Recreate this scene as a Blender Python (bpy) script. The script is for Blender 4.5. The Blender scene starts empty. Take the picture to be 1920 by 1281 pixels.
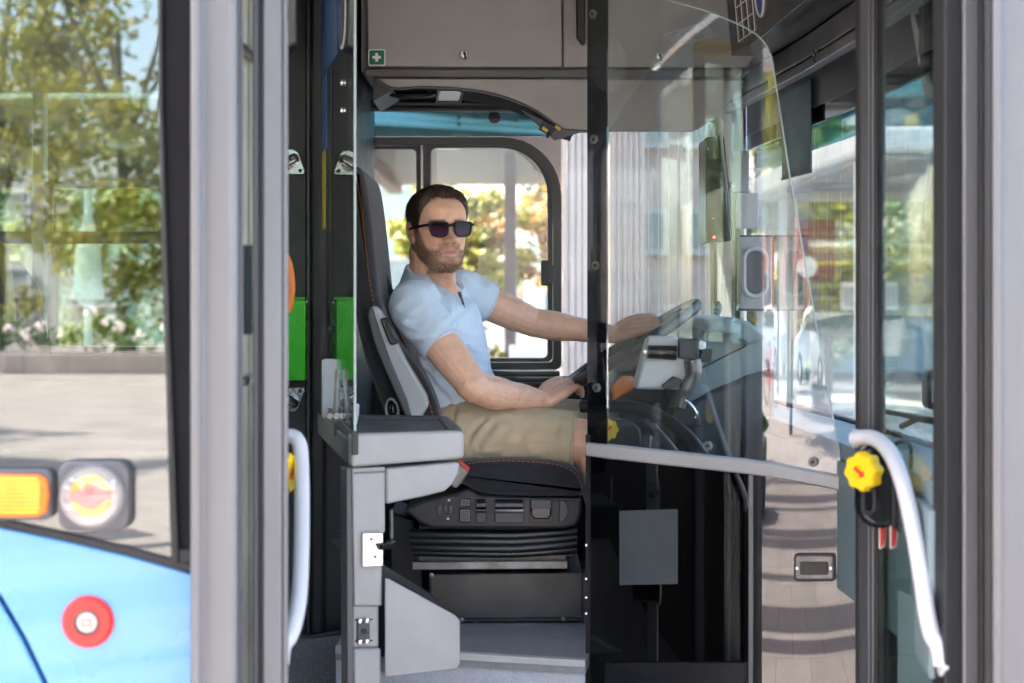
import bpy, bmesh, math, random
from mathutils import Vector, Matrix, noise
random.seed(7)
R = math.radians
SC = bpy.context.scene
COL = SC.collection

# ------------------------------------------------------------------ camera, sky, sun, exposure
F = 2933.0          # focal length in photograph pixels (55 mm on 36 mm)
ZC = 1.60           # lens height above the pavement
HZ = 560.0          # row of the horizon in the photograph
cam = bpy.data.cameras.new('camera'); cam_o = bpy.data.objects.new('camera', cam); COL.objects.link(cam_o)
cam_o.location = (0, 0, ZC); cam_o.rotation_euler = (R(90), 0, 0)
cam.lens = 55; cam.sensor_width = 36; cam.shift_y = -80.5/1920
cam.clip_start = .05; cam.clip_end = 2000
cam.dof.use_dof = True; cam.dof.focus_distance = 4.15; cam.dof.aperture_fstop = 3.4
SC.camera = cam_o
SUN_EL, SUN_A = R(48), R(15)      # the sun stands behind the bus's tail, a little on the driver's side
to_sun = Vector((-math.cos(SUN_EL)*math.cos(SUN_A), math.cos(SUN_EL)*math.sin(SUN_A), math.sin(SUN_EL)))
w = bpy.data.worlds.new('World'); SC.world = w; w.use_nodes = True
nt = w.node_tree; sky = nt.nodes.new('ShaderNodeTexSky'); sky.sky_type = 'NISHITA'; sky.sun_disc = False
sky.sun_elevation = SUN_EL; sky.sun_rotation = math.atan2(to_sun.x, to_sun.y)
sky.air_density = 1.0; sky.dust_density = 3.5; sky.ozone_density = 1.0
nt.links.new(sky.outputs[0], nt.nodes['Background'].inputs[0]); nt.nodes['Background'].inputs[1].default_value = .15
sun = bpy.data.lights.new('sun', 'SUN'); sun_o = bpy.data.objects.new('sun', sun); COL.objects.link(sun_o)
sun.energy = 4.2; sun.angle = R(.6); sun.color = (1, .95, .86)
sun_o.rotation_euler = (-to_sun).to_track_quat('-Z', 'Y').to_euler()
SC.view_settings.view_transform = 'Standard'; SC.view_settings.look = 'None'
SC.view_settings.exposure = 3.18; SC.view_settings.gamma = 1
cy = SC.cycles
cy.use_denoising = True; cy.max_bounces = 8; cy.diffuse_bounces = 4; cy.glossy_bounces = 3; cy.use_adaptive_sampling = True; cy.adaptive_threshold = .03
cy.transmission_bounces = 6; cy.transparent_max_bounces = 18; cy.sample_clamp_indirect = 8
cy.caustics_reflective = False; cy.caustics_refractive = False

# ------------------------------------------------------------------ helpers
def P(px, py, d): return Vector(((px-960)/F*d, d, ZC+(HZ-py)/F*d))

class B:
    def __init__(s): s.bm = bmesh.new()
    def face(s, vs):
        try: return s.bm.faces.new(vs)
        except ValueError: return None
    def poly(s, pts, vec):
        vec = Vector(vec); a = [s.bm.verts.new(Vector(p)) for p in pts]; b = [s.bm.verts.new(Vector(p)+vec) for p in pts]
        n = len(a); s.face(a); s.face(b[::-1])
        for i in range(n): s.face((a[i], a[(i+1) % n], b[(i+1) % n], b[i]))
        return s
    def ring(s, out, inn, vec):
        vec = Vector(vec); L = []
        for pts in (out, inn):
            L.append([s.bm.verts.new(Vector(p)) for p in pts]); L.append([s.bm.verts.new(Vector(p)+vec) for p in pts])
        n = len(out)
        for i in range(n):
            j = (i+1) % n
            s.face((L[0][i], L[0][j], L[2][j], L[2][i])); s.face((L[1][i], L[3][i], L[3][j], L[1][j]))
            s.face((L[0][i], L[1][i], L[1][j], L[0][j])); s.face((L[2][i], L[2][j], L[3][j], L[3][i]))
        return s
    def box(s, x0, x1, y0, y1, z0, z1):
        return s.poly([(x0, y0, z0), (x1, y0, z0), (x1, y0, z1), (x0, y0, z1)], (0, y1-y0, 0))
    def obb(s, c, a, b, h):
        c, a, b, h = Vector(c), Vector(a), Vector(b), Vector(h)
        return s.poly([c-a-b-h, c+a-b-h, c+a+b-h, c-a+b-h], 2*h)
    def loft(s, rings, cap=True):
        V = [[s.bm.verts.new(Vector(p)) for p in r] for r in rings]; n = len(V[0])
        for k in range(len(V)-1):
            for i in range(n): s.face((V[k][i], V[k][(i+1) % n], V[k+1][(i+1) % n], V[k+1][i]))
        if cap: s.face(V[0][::-1]); s.face(V[-1])
        return s
    def tube(s, pts, r, n=10, closed=False):
        pts = [Vector(p) for p in pts]; m = len(pts)
        rr = r if isinstance(r, (list, tuple)) else [r]*m
        rings = []; u = None
        for i in range(m):
            if closed: t = pts[(i+1) % m]-pts[i-1]
            else: t = pts[min(i+1, m-1)]-pts[max(i-1, 0)]
            t.normalize()
            if u is None: u = t.orthogonal().normalized()
            else: u = (u-t*u.dot(t)).normalized()
            v = t.cross(u)
            rings.append([pts[i]+(u*math.cos(2*math.pi*k/n)+v*math.sin(2*math.pi*k/n))*rr[i] for k in range(n)])
        if closed: rings.append(rings[0]); 
        return s.loft(rings, not closed)
    def lathe(s, prof, o, axis=(0, -1, 0), n=24):
        o = Vector(o); ax = Vector(axis).normalized(); u = ax.orthogonal().normalized(); v = ax.cross(u)
        return s.loft([[o+ax*h+(u*math.cos(2*math.pi*k/n)+v*math.sin(2*math.pi*k/n))*max(r, 1e-5) for k in range(n)] for r, h in prof])
    def ell(s, c, r, n=16, m=10, M=None):
        c = Vector(c); rings = []
        for j in range(m+1):
            t = math.pi*(j+.02)/(m+.04); q = []
            for k in range(n):
                a = 2*math.pi*k/n
                p = Vector((r[0]*math.sin(t)*math.cos(a), r[1]*math.sin(t)*math.sin(a), -r[2]*math.cos(t)))
                q.append(c+(M @ p if M else p))
            rings.append(q)
        return s.loft(rings)
    def mesh(s, name):
        bmesh.ops.remove_doubles(s.bm, verts=s.bm.verts, dist=1e-6)
        bmesh.ops.recalc_face_normals(s.bm, faces=s.bm.faces)
        me = bpy.data.meshes.new(name); s.bm.to_mesh(me); s.bm.free(); return me

def O(name, b, mat, parent=None, bev=0, smooth=True, ang=38, seg=2):
    me = b.mesh(name) if isinstance(b, B) else b
    if smooth and len(me.polygons):
        me.polygons.foreach_set('use_smooth', [True]*len(me.polygons)); me.set_sharp_from_angle(angle=R(ang))
    o = bpy.data.objects.new(name, me); COL.objects.link(o)
    if mat: me.materials.append(mat)
    if parent: par(o, parent)
    if bev:
        m = o.modifiers.new('bevel', 'BEVEL'); m.width = bev; m.segments = seg; m.limit_method = 'ANGLE'; m.angle_limit = R(35); m.harden_normals = False
    return o
def wloc(o):
    v = Vector(o.location)
    if o.parent: v = Vector((0, 0, 0)) if o.type == 'MESH' else v
    return v
def par(o, p):
    o.parent = p
    M = Matrix.Identity(4)
    if p.type == 'EMPTY': M = Matrix.Translation(-Vector(p.location))
    o.matrix_parent_inverse = M
def tag(o, label, cat=None, group=None, kind=None):
    if label: o['label'] = label
    if cat: o['category'] = cat
    if group: o['group'] = group
    if kind: o['kind'] = kind
    return o
def T(name, label, cat, loc=(0, 0, 0), group=None):
    o = bpy.data.objects.new(name, None); COL.objects.link(o); o.location = loc; o.empty_display_size = .1
    return tag(o, label, cat, group)
def pp(name, pts, d, th, mat, parent, bev=0, **k):      # outline given on a plane at distance d, extruded away from the lens along y
    return O(name, B().poly([P(x, y, d) for x, y in pts], (0, th, 0)), mat, parent, bev, **k)
def rr(x0, y0, x1, y1, r, n=5):
    out = []
    for cx, cyy, a0 in ((x1-r, y1-r, 0), (x0+r, y1-r, 90), (x0+r, y0+r, 180), (x1-r, y0+r, 270)):
        for i in range(n+1):
            a = R(a0+90*i/n); out.append((cx+r*math.cos(a), cyy+r*math.sin(a)))
    return out
def smoothpts(pts, n=6):           # Catmull-Rom
    pts = [Vector(p) for p in pts]; out = []
    for i in range(len(pts)-1):
        p0 = pts[max(i-1, 0)]; p1 = pts[i]; p2 = pts[i+1]; p3 = pts[min(i+2, len(pts)-1)]
        for k in range(n):
            t = k/n
            out.append(.5*((2*p1)+(p2-p0)*t+(2*p0-5*p1+4*p2-p3)*t*t+(3*p1-p0-3*p2+p3)*t**3))
    out.append(pts[-1]); return out
def lerp(a, b, t): return a+(b-a)*t
def itp(tab, x):
    if x <= tab[0][0]: return tab[0][1]
    for (a, u), (b, v) in zip(tab, tab[1:]):
        if x <= b: return u+(v-u)*(x-a)/(b-a)
    return tab[-1][1]

# ------------------------------------------------------------------ materials
def mat(name, c, rough=.5, metal=0, var=.12, vs=6, bump=0, bs=200, coat=0, spec=.5, c2=None, rv=.12, sheen=0, sss=0, stretch=None):
    m = bpy.data.materials.new(name); m.use_nodes = True; n = m.node_tree.nodes; l = m.node_tree.links; p = n['Principled BSDF']
    tc = n.new('ShaderNodeTexCoord'); src = tc.outputs['Object']
    if stretch:
        mp = n.new('ShaderNodeMapping'); mp.inputs['Scale'].default_value = stretch; l.new(src, mp.inputs[0]); src = mp.outputs[0]
    nz = n.new('ShaderNodeTexNoise'); nz.inputs['Scale'].default_value = vs; nz.inputs['Detail'].default_value = 6; nz.inputs['Roughness'].default_value = .65
    l.new(src, nz.inputs['Vector'])
    r = n.new('ShaderNodeValToRGB'); l.new(nz.outputs[0], r.inputs[0])
    a = c2 or tuple(x*(1-var) for x in c); bcol = c if c2 else tuple(min(x*(1+var), 1) for x in c)
    r.color_ramp.elements[0].position = .32; r.color_ramp.elements[1].position = .68
    r.color_ramp.elements[0].color = (*a, 1); r.color_ramp.elements[1].color = (*bcol, 1)
    l.new(r.outputs[0], p.inputs['Base Color'])
    mr = n.new('ShaderNodeMapRange'); mr.inputs[3].default_value = max(rough-rv, .02); mr.inputs[4].default_value = min(rough+rv, 1)
    n2 = n.new('ShaderNodeTexNoise'); n2.inputs['Scale'].default_value = vs*2.7; n2.inputs['Detail'].default_value = 4; l.new(src, n2.inputs['Vector'])
    l.new(n2.outputs[0], mr.inputs[0]); l.new(mr.outputs[0], p.inputs['Roughness'])
    p.inputs['Metallic'].default_value = metal; p.inputs['Specular IOR Level'].default_value = spec
    if coat: p.inputs['Coat Weight'].default_value = coat; p.inputs['Coat Roughness'].default_value = .04
    if sheen: p.inputs['Sheen Weight'].default_value = sheen
    if sss:
        p.inputs['Subsurface Weight'].default_value = sss; p.inputs['Subsurface Radius'].default_value = (.012, .005, .003); p.inputs['Subsurface Scale'].default_value = 1
    if bump:
        n3 = n.new('ShaderNodeTexNoise'); n3.inputs['Scale'].default_value = bs; n3.inputs['Detail'].default_value = 3; l.new(src, n3.inputs['Vector'])
        bp = n.new('ShaderNodeBump'); bp.inputs['Strength'].default_value = bump; bp.inputs['Distance'].default_value = .002
        l.new(n3.outputs[0], bp.inputs['Height']); l.new(bp.outputs[0], p.inputs['Normal'])
    return m
def glass(name, tint, f0=.05, rough=0.0, dirt=0.0):
    m = bpy.data.materials.new(name); m.use_nodes = True; n = m.node_tree.nodes; l = m.node_tree.links
    n.remove(n['Principled BSDF']); out = n['Material Output']
    tr = n.new('ShaderNodeBsdfTransparent'); tr.inputs[0].default_value = (*tint, 1)
    gl = n.new('ShaderNodeBsdfGlossy'); gl.inputs['Roughness'].default_value = rough; gl.inputs[0].default_value = (1, 1, 1, 1)
    lw = n.new('ShaderNodeLayerWeight'); lw.inputs[0].default_value = .5
    pw = n.new('ShaderNodeMath'); pw.operation = 'POWER'; pw.inputs[1].default_value = 5; l.new(lw.outputs['Facing'], pw.inputs[0])
    ma = n.new('ShaderNodeMath'); ma.operation = 'MULTIPLY_ADD'; ma.inputs[1].default_value = 1-f0; ma.inputs[2].default_value = f0; l.new(pw.outputs[0], ma.inputs[0])
    mx = n.new('ShaderNodeMixShader'); l.new(ma.outputs[0], mx.inputs[0]); l.new(tr.outputs[0], mx.inputs[1]); l.new(gl.outputs[0], mx.inputs[2])
    last = mx
    if dirt:
        df = n.new('ShaderNodeBsdfDiffuse'); df.inputs[0].default_value = (.7, .7, .68, 1)
        nz = n.new('ShaderNodeTexNoise'); nz.inputs['Scale'].default_value = 9; nz.inputs['Detail'].default_value = 7
        tc = n.new('ShaderNodeTexCoord'); l.new(tc.outputs['Object'], nz.inputs['Vector'])
        mm = n.new('ShaderNodeMapRange'); mm.inputs[1].default_value = .45; mm.inputs[2].default_value = .8; mm.inputs[4].default_value = dirt; l.new(nz.outputs[0], mm.inputs[0])
        m2 = n.new('ShaderNodeMixShader'); l.new(mm.outputs[0], m2.inputs[0]); l.new(mx.outputs[0], m2.inputs[1]); l.new(df.outputs[0], m2.inputs[2]); last = m2
    l.new(last.outputs[0], out.inputs[0]); return m
def foliage(name, cols, trans=.35):
    m = bpy.data.materials.new(name); m.use_nodes = True; n = m.node_tree.nodes; l = m.node_tree.links; p = n['Principled BSDF']
    g = n.new('ShaderNodeNewGeometry'); r = n.new('ShaderNodeValToRGB'); l.new(g.outputs['Random Per Island'], r.inputs[0])
    while len(r.color_ramp.elements) < len(cols): r.color_ramp.elements.new(.5)
    for i, c in enumerate(cols):
        r.color_ramp.elements[i].position = i/(len(cols)-1); r.color_ramp.elements[i].color = (*c, 1)
    l.new(r.outputs[0], p.inputs['Base Color']); p.inputs['Roughness'].default_value = .55
    t = n.new('ShaderNodeBsdfTranslucent'); l.new(r.outputs[0], t.inputs[0]); mx = n.new('ShaderNodeMixShader'); mx.inputs[0].default_value = trans
    l.new(p.outputs[0], mx.inputs[1]); l.new(t.outputs[0], mx.inputs[2]); l.new(mx.outputs[0], n['Material Output'].inputs[0]); return m
def emit(name, c, s):
    m = bpy.data.materials.new(name); m.use_nodes = True; p = m.node_tree.nodes['Principled BSDF']
    p.inputs['Base Color'].default_value = (*c, 1); p.inputs['Emission Color'].default_value = (*c, 1); p.inputs['Emission Strength'].default_value = s; return m

M = {}
M['alu'] = mat('satin_aluminium', (.172, .174, .178), .38, .25, .11, 5, stretch=(1, 1, .15))
M['alu_light'] = mat('light_aluminium', (.156, .159, .165), .34, .25, .10, 5, stretch=(1, 1, .15))
M['alu_dark'] = mat('grey_profile', (.10, .10, .108), .4, .1, .06, 3, stretch=(1, 1, .15))
M['rubber'] = mat('black_rubber', (.014, .014, .016), .55, bump=.15)
M['black'] = mat('black_plastic', (.012, .012, .014), .42, bump=.12, bs=500)
M['dark'] = mat('anthracite_panel', (.03, .03, .032), .5, bump=.1, bs=600)
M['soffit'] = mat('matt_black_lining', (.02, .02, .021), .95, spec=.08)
M['darkgrey'] = mat('dark_grey_plastic', (.075, .075, .08), .5, bump=.15, bs=600)
M['frame'] = mat('window_frame_grey', (.085, .083, .08), .5, bump=.08, bs=500)
M['grey'] = mat('moulded_grey_plastic', (.40, .395, .39), .48, var=.09, vs=5, bump=.18, bs=900)
M['greylight'] = mat('light_grey_plastic', (.50, .50, .50), .45, var=.05, vs=4, bump=.12, bs=900)
M['taupe'] = mat('warm_grey_lining', (.315, .308, .295), .55, var=.08, vs=3, bump=.2, bs=800)
M['taupe_dark'] = mat('warm_grey_trim', (.11, .108, .103), .5, var=.06, bump=.1, bs=800)
M['ceil'] = mat('ceiling_lining', (.55, .54, .52), .6, var=.04)
M['blue'] = mat('pale_blue_bus_paint', (.12, .33, .60), .28, var=.03, vs=2, coat=.8)
M['white'] = mat('white_powder_coat', (.62, .62, .64), .35, var=.03)
M['whiteplas'] = mat('white_plastic', (.74, .74, .74), .4, var=.04)
M['chrome'] = mat('brushed_steel', (.72, .71, .70), .25, 1, .08, 20)
M['yellow'] = mat('yellow_plastic', (.90, .60, .01), .38, var=.05)
M['red'] = mat('red_plastic', (.78, .04, .03), .38, var=.05)
M['redpale'] = mat('faded_red_handle', (.80, .22, .20), .42, var=.08)
M['pink'] = mat('pale_button', (.80, .52, .45), .4, var=.1, vs=30)
M['amber'] = mat('amber_lens', (1.0, .44, .02), .18, var=.12, vs=30, coat=.6)
M['amberedge'] = mat('amber_lens_rim', (.95, .20, .015), .25, var=.1)
M['green'] = mat('bright_green_plastic', (.05, .58, .02), .30, var=.04, coat=.3)
M['orange'] = mat('orange_plastic', (.85, .22, .02), .4)
M['bluesign'] = mat('blue_sticker', (.015, .09, .26), .4, var=.05)
M['yellowsign'] = mat('yellow_sticker', (.50, .38, .005), .4, var=.05)
M['purplesign'] = mat('purple_sticker', (.05, .045, .13), .4)
M['greensign'] = mat('first_aid_green', (.0, .13, .06), .4, var=.03)
M['paper'] = mat('white_paper', (.78, .78, .75), .7, var=.03)
M['paperblue'] = mat('bluish_paper', (.055, .065, .073), .7, var=.12)
M['fabric'] = mat('black_seat_fabric', (.016, .017, .021), .85, var=.25, vs=60, bump=.5, bs=1400, sheen=.3)
M['stitch'] = mat('orange_stitching', (.55, .17, .04), .7)
M['gloss'] = mat('glossy_black_plastic', (.008, .009, .011), .16, rv=.05)
M['bellows'] = mat('black_rubber_bellows', (.010, .010, .011), .3, rv=.08)
M['metal_dark'] = mat('dark_painted_steel', (.065, .06, .055), .42, .3, .3, 7, bump=.1, bs=60)
M['metal_bar'] = mat('worn_grey_steel', (.20, .19, .18), .4, .5, .35, 14, stretch=(1, 1, 1))
M['teal'] = mat('dashboard_blue_grey', (.20, .27, .29), .5, var=.05, bump=.15, bs=700)
M['tealdark'] = mat('dashboard_lower', (.045, .06, .07), .5, var=.05, bump=.15, bs=700)
M['blind'] = mat('dark_teal_roller_blind', (.012, .055, .07), .6, var=.1)
M['floor'] = mat('grey_platform_floor', (.27, .27, .28), .6, var=.1, vs=40, bump=.15, bs=300)
M['glass_clear'] = glass('clear_safety_glass', (.965, .985, .972), .045, dirt=.03)
M['glass_cabin'] = glass('cabin_door_glass', (.935, .95, .945), .09, dirt=.02)
M['glass_dark'] = glass('dark_tinted_glass', (.07, .075, .085), .10)
M['glass_side'] = glass('bus_side_glass', (.70, .77, .73), .13)
M['glass_win'] = glass('driver_window_glass', (.95, .97, .95), .03, dirt=.05)
M['glass_pass'] = glass('passenger_window_glass', (.72, .80, .76), .04)
M['glass_teal'] = glass('teal_band_glass', (.38, .62, .66), .04)
M['glass_leaf'] = glass('door_leaf_glass', (.84, .90, .88), .05)
M['glass_edge'] = mat('green_glass_edge', (.36, .46, .43), .2, var=.05)
M['frit'] = mat('black_glass_print', (.006, .006, .008), .06, rv=.02)
M['wire'] = mat('fine_heating_wire', (.75, .72, .66), .4)
def speckle(name, base, blue):
    m = mat(name, base, .55, var=.06, vs=30, bump=.1, bs=300); n = m.node_tree.nodes; l = m.node_tree.links; p = n['Principled BSDF']
    tc = n.new('ShaderNodeTexCoord'); col = p.inputs['Base Color'].links[0].from_socket
    for sc, c, th in ((150, blue, .16), (190, (.9, .9, .9), .15), (170, (.05, .05, .06), .13)):
        v = n.new('ShaderNodeTexVoronoi'); v.inputs['Scale'].default_value = sc; l.new(tc.outputs['Object'], v.inputs['Vector'])
        lt = n.new('ShaderNodeMath'); lt.operation = 'LESS_THAN'; lt.inputs[1].default_value = th; l.new(v.outputs['Distance'], lt.inputs[0])
        mx = n.new('ShaderNodeMix'); mx.data_type = 'RGBA'; l.new(lt.outputs[0], mx.inputs[0]); l.new(col, mx.inputs[6]); mx.inputs[7].default_value = (*c, 1); col = mx.outputs[2]
    l.new(col, p.inputs['Base Color']); return m
M['speck'] = speckle('speckled_vinyl', (.19, .20, .22), (.10, .16, .34))
M['specklight'] = speckle('pale_speckled_vinyl', (.52, .53, .58), (.22, .34, .62))

# ------------------------------------------------------------------ ground
def paving(name, base, tile, mortar):
    m = mat(name, base, .75, var=.14, vs=1.3, bump=.25, bs=120); n = m.node_tree.nodes; l = m.node_tree.links; p = n['Principled BSDF']
    tc = n.new('ShaderNodeTexCoord'); bk = n.new('ShaderNodeTexBrick'); bk.inputs['Scale'].default_value = 1/tile
    bk.inputs['Brick Width'].default_value = 1.0; bk.inputs['Row Height'].default_value = 1.0; bk.inputs['Mortar Size'].default_value = .014
    bk.inputs['Color1'].default_value = (.84, .84, .84, 1); bk.inputs['Color2'].default_value = (1, 1, 1, 1); bk.inputs['Mortar'].default_value = (mortar, mortar, mortar, 1)
    mp = n.new('ShaderNodeMapping'); mp.inputs['Rotation'].default_value = (0, 0, R(38)); l.new(tc.outputs['Object'], mp.inputs[0]); l.new(mp.outputs[0], bk.inputs['Vector']); col = p.inputs['Base Color'].links[0].from_socket
    mx = n.new('ShaderNodeMix'); mx.data_type = 'RGBA'; mx.blend_type = 'MULTIPLY'; mx.inputs[0].default_value = 1
    l.new(col, mx.inputs[6]); l.new(bk.outputs[0], mx.inputs[7]); l.new(mx.outputs[2], p.inputs['Base Color']); return m
M['pave'] = paving('pinkish_concrete_paving', (.32, .272, .25), .6, .62)
M['plaza'] = paving('pale_platform_paving', (.42, .40, .38), .5, .5)
M['asphalt'] = mat('asphalt', (.06, .06, .063), .85, var=.2, vs=3, bump=.4, bs=150)
M['concrete'] = mat('pale_concrete', (.42, .40, .37), .8, var=.15, vs=3, bump=.2, bs=60)
def sheet(name, x0, x1, y0, y1, z, m, kind='structure'):
    return tag(O(name, B().box(x0, x1, y0, y1, z-.1, z), M[m]), None, None, None, kind)
sheet('ground', -400, 400, -400, 400, -.17, 'asphalt')
sheet('pavement', -60, 60, -28.3, 2.12, 0, 'pave')
sheet('kerb', -60, 60, 2.12, 2.27, .004, 'concrete')
sheet('platform', -60, 60, 5.9, 26, .0, 'plaza')
sheet('far_pavement', -60, 60, -60, -28.4, -.004, 'pave')

# ------------------------------------------------------------------ the bus
bus = T('city_bus', 'pale blue city bus standing with its front door open', 'bus', (-1, 3.7, -.17))
FL, CE = .33, ZC+.97
def bp(name, pts, d, th, m, bev=0, **k): return pp(name, pts, d, th, M[m], bus, bev, **k)
def col(name, sec, m, parent=bus, z0=.2, z1=2.6, bev=.003):
    return O(name, B().poly([((px-960)/F*d, d, z0) for px, d in sec], (0, 0, z1-z0)), M[m] if isinstance(m, str) else m, parent, bev)
# shell
O('floor', B().box(-6.5, .95, 2.5, 5.0, FL-.12, FL), M['speck'], bus)
O('roof', B().loft([[(x, y, z) for y, z in ((2.47, 2.57), (2.50, 2.74), (2.75, 2.86), (3.7, 2.9), (4.7, 2.86), (4.98, 2.74), (5.02, 2.57))] for x in (-6.5, .95)]), M['white'], bus)
O('ceiling_lining', B().box(-6.45, .93, 2.52, 4.98, CE-.035, CE-.01), M['ceil'], bus)
O('rear_wall', B().box(-6.5, -6.4, 2.5, 5.0, -.05, 2.6), M['greylight'], bus)
# near side behind the door: blue panels, glass, rubber
dE = 2.47
bp('side_panel', [(-62, 973), (0, 989), (120, 1014), (240, 1042), (361, 1076), (361, 1750), (300, 1750), (190, 1500), (130, 1372), (88, 1281), (47, 1195), (3, 1120), (-62, 1035)], dE, .05, 'blue', .004)
bp('wheel_arch_panel', [(-2500, 400+560), (-400, 900), (-70, 969), (-70, 1040), (-5, 1125), (39, 1199), (80, 1284), (122, 1375), (182, 1503), (290, 1750), (-2500, 1750)], dE+.001, .05, 'blue', .004)
bp('lower_wall', [(-6000, 720), (350, 720), (350, 2120), (-6000, 2120)], dE+.06, .06, 'dark')
bp('window_trim', [(-400, 888), (-62, 958), (0, 974), (120, 1000), (240, 1028), (361, 1060), (361, 1074), (240, 1040), (120, 1012), (0, 987), (-62, 971), (-400, 900)], dE-.004, .03, 'rubber')
bp('window_pane', [(-1600, -500), (294, -500), (297, 200), (309, 640), (321, 1049), (240, 1027), (120, 999), (0, 973), (-62, 957), (-400, 887), (-1600, 887)], dE+.004, .006, 'glass_side')
bp('glass_print', [(-1600, 850), (-400, 838), (0, 842), (312, 846), (318, 1070), (-1600, 1070)], dE+.016, .012, 'frit')
bp('window_gasket', [(292, -500), (303, -500), (306, 200), (320, 640), (336, 1058), (321, 1058), (308, 640), (296, 200)], dE-.006, .03, 'rubber', .003)
bp('corner_strip', [(303, -500), (362, -500), (362, 1056), (334, 1056), (318, 640), (305, 200)], dE+.004, .04, 'soffit', .004)
bp('strip_foot', [(331, 1030), (361, 1030), (361, 1057), (332, 1057)], dE-.002, .02, 'rubber', .002)
bp('rear_side_panel', [(-6000, -500), (-1605, -500), (-1605, 960), (-6000, 960)], dE+.002, .05, 'blue')
bp('rear_side_lining', [(-6000, -500), (-1605, -500), (-1605, 719), (-6000, 719)], dE+.06, .04, 'darkgrey')
# far interior side of the near wall, above the glass
bp('roof_rail', [(-6000, -500), (350, -500), (350, -380), (-6000, -380)], dE+.0, .1, 'blue')
# turn light
tl = bp('turn_signal', rr(-40, 881, 96, 976, 16), dE-.016, .024, 'alu_dark', .003)
O('lens', B().poly([P(x, y, dE-.026) for x, y in [(-34, 889), (70, 891), (86, 899), (90, 930), (85, 962), (68, 970), (-34, 971)]], (0, .02, 0)), M['amberedge'], tl, .003)
for i in range(9):
    y = 896+i*7.7
    O('lens_rib', B().tube([P(-32, y+2.5, dE-.026), P(76-(abs(i-4) > 3)*4, y+2.5, dE-.026)], .0029, 8), M['amber'], tl)
# emergency tap in its recess
tap = bp('emergency_tap', rr(108, 865, 243, 997, 26), dE-.018, .026, 'alu_dark', .006, seg=3)
c = P(174, 930, dE-.018)
O('recess_ring', B().lathe([(.050, .0), (.0505, .004), (.047, .0055), (.0455, .001)], c, n=40), M['alu'], tap)
O('recess_floor', B().lathe([(.0455, .0005), (.0455, .0012), (.001, .0012)], c, n=40), M['grey'], tap)
O('dial', B().lathe([(.033, .0), (.033, .010), (.030, .013), (.001, .013)], c+Vector((-.001, 0, .001)), n=32), M['yellow'], tap)
O('turn_handle', B().poly([c+Vector((x, -.021, z)) for x, z in [(-.034, -.005), (-.02, -.006), (-.008, -.016), (.010, -.016), (.022, -.004), (.033, -.003), (.033, .008), (.02, .009), (.008, .018), (-.008, .018), (-.02, .008), (-.034, .008)]], (0, .010, 0)), M['redpale'], tap, .003)
O('cover_window', B().lathe([(.0455, .018), (.044, .024), (.030, .029), (.001, .031)], c, n=40), glass('cover_plastic', (.9, .9, .92), .10), tap)
for a in (35, 140, 160, 205): O('screw', B().lathe([(.004, .0), (.004, .004), (.001, .005)], c+Vector((math.cos(R(a))*.040, -.001, math.sin(R(a))*.040)), n=10), M['chrome'], tap)
# red door button
bt = T('door_button', 'round red door button on the pale blue panel', 'button', P(166, 1165, dE)); c = P(166, 1165, dE)
O('collar', B().lathe([(.0405, .0), (.041, .004), (.036, .0105), (.026, .013), (.0215, .012), (.0195, .008), (.0195, .0)], c, n=40), M['red'], bt)
O('button_ring', B().lathe([(.0195, .006), (.0205, .013), (.0185, .0145), (.0165, .010)], c, n=32), M['darkgrey'], bt)
O('push_face', B().lathe([(.0166, .004), (.0166, .010), (.012, .012), (.001, .0125)], c, n=32), M['pink'], bt)
O('door_symbol', B().ring([c+Vector((x, -.0135, z)) for x, z in ((-.008, -.006), (.008, -.006), (.008, .006), (-.008, .006))], [c+Vector((x, -.0135, z)) for x, z in ((-.0055, -.0035), (.0055, -.0035), (.0055, .0035), (-.0055, .0035))], (0, .003, 0)), M['redpale'], bt)
# door posts
col('door_post', [(357, 2.43), (364, 2.405), (376, 2.40), (381, 2.408), (432, 2.40), (444, 2.405), (449, 2.43), (449, 2.52), (357, 2.52)], 'alu')
col('post_edge', [(448.5, 2.44), (455, 2.44), (456, 2.52), (448.5, 2.52)], 'alu_dark')
col('post_cover', [(359, 2.398), (374, 2.394), (374, 2.402), (359, 2.406)], 'alu_light', z0=.2)
col('door_post', [(1861, 2.40), (1876, 2.395), (1884, 2.405), (2060, 2.40), (2060, 2.53), (1861, 2.53)], 'alu_light')
col('post_seal', [(1844, 2.44), (1861, 2.43), (1861, 2.52), (1846, 2.52)], 'rubber')
col('front_corner', [(2060, 2.47), (2110, 2.49), (2150, 2.56), (2150, 2.75), (2060, 2.75)], 'blue', z0=-.05)
O('door_header', B().box(-.50, .85, 2.42, 2.62, 2.36, 2.60), M['dark'], bus, .004)
O('door_sill', B().box(-.50, .85, 2.42, 2.62, .1, .335), M['alu_dark'], bus, .004)

# door shaft in the slit beside the rear post
sh = T('door_shaft', 'slim cream door shaft in the slit beside the rear door post', 'shaft', ((462-960)/F*2.72, 2.72, .3))
for a, b in ((455, 465), (467.5, 474)):
    O('shaft_strip', B().poly([((a-960)/F*2.70, 2.70, .3), ((b-960)/F*2.70, 2.70, .3), ((b-960)/F*2.70, 2.72, .3), ((a-960)/F*2.70, 2.72, .3)], (0, 0, 2.0)), mat('cream_lacquer', (.66, .63, .55), .35), sh, .001)
O('shaft_core', B().poly([((452-960)/F*2.74, 2.73, .3), ((480-960)/F*2.74, 2.73, .3), ((480-960)/F*2.74, 2.75, .3), ((452-960)/F*2.74, 2.75, .3)], (0, 0, 2.0)), M['dark'], sh)
O('sleeve', B().poly([P(452, 460, 2.69), P(475, 460, 2.69), P(475, 627, 2.69), P(452, 627, 2.69)], (0, .012, 0)), M['tealdark'], sh, .003)
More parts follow.
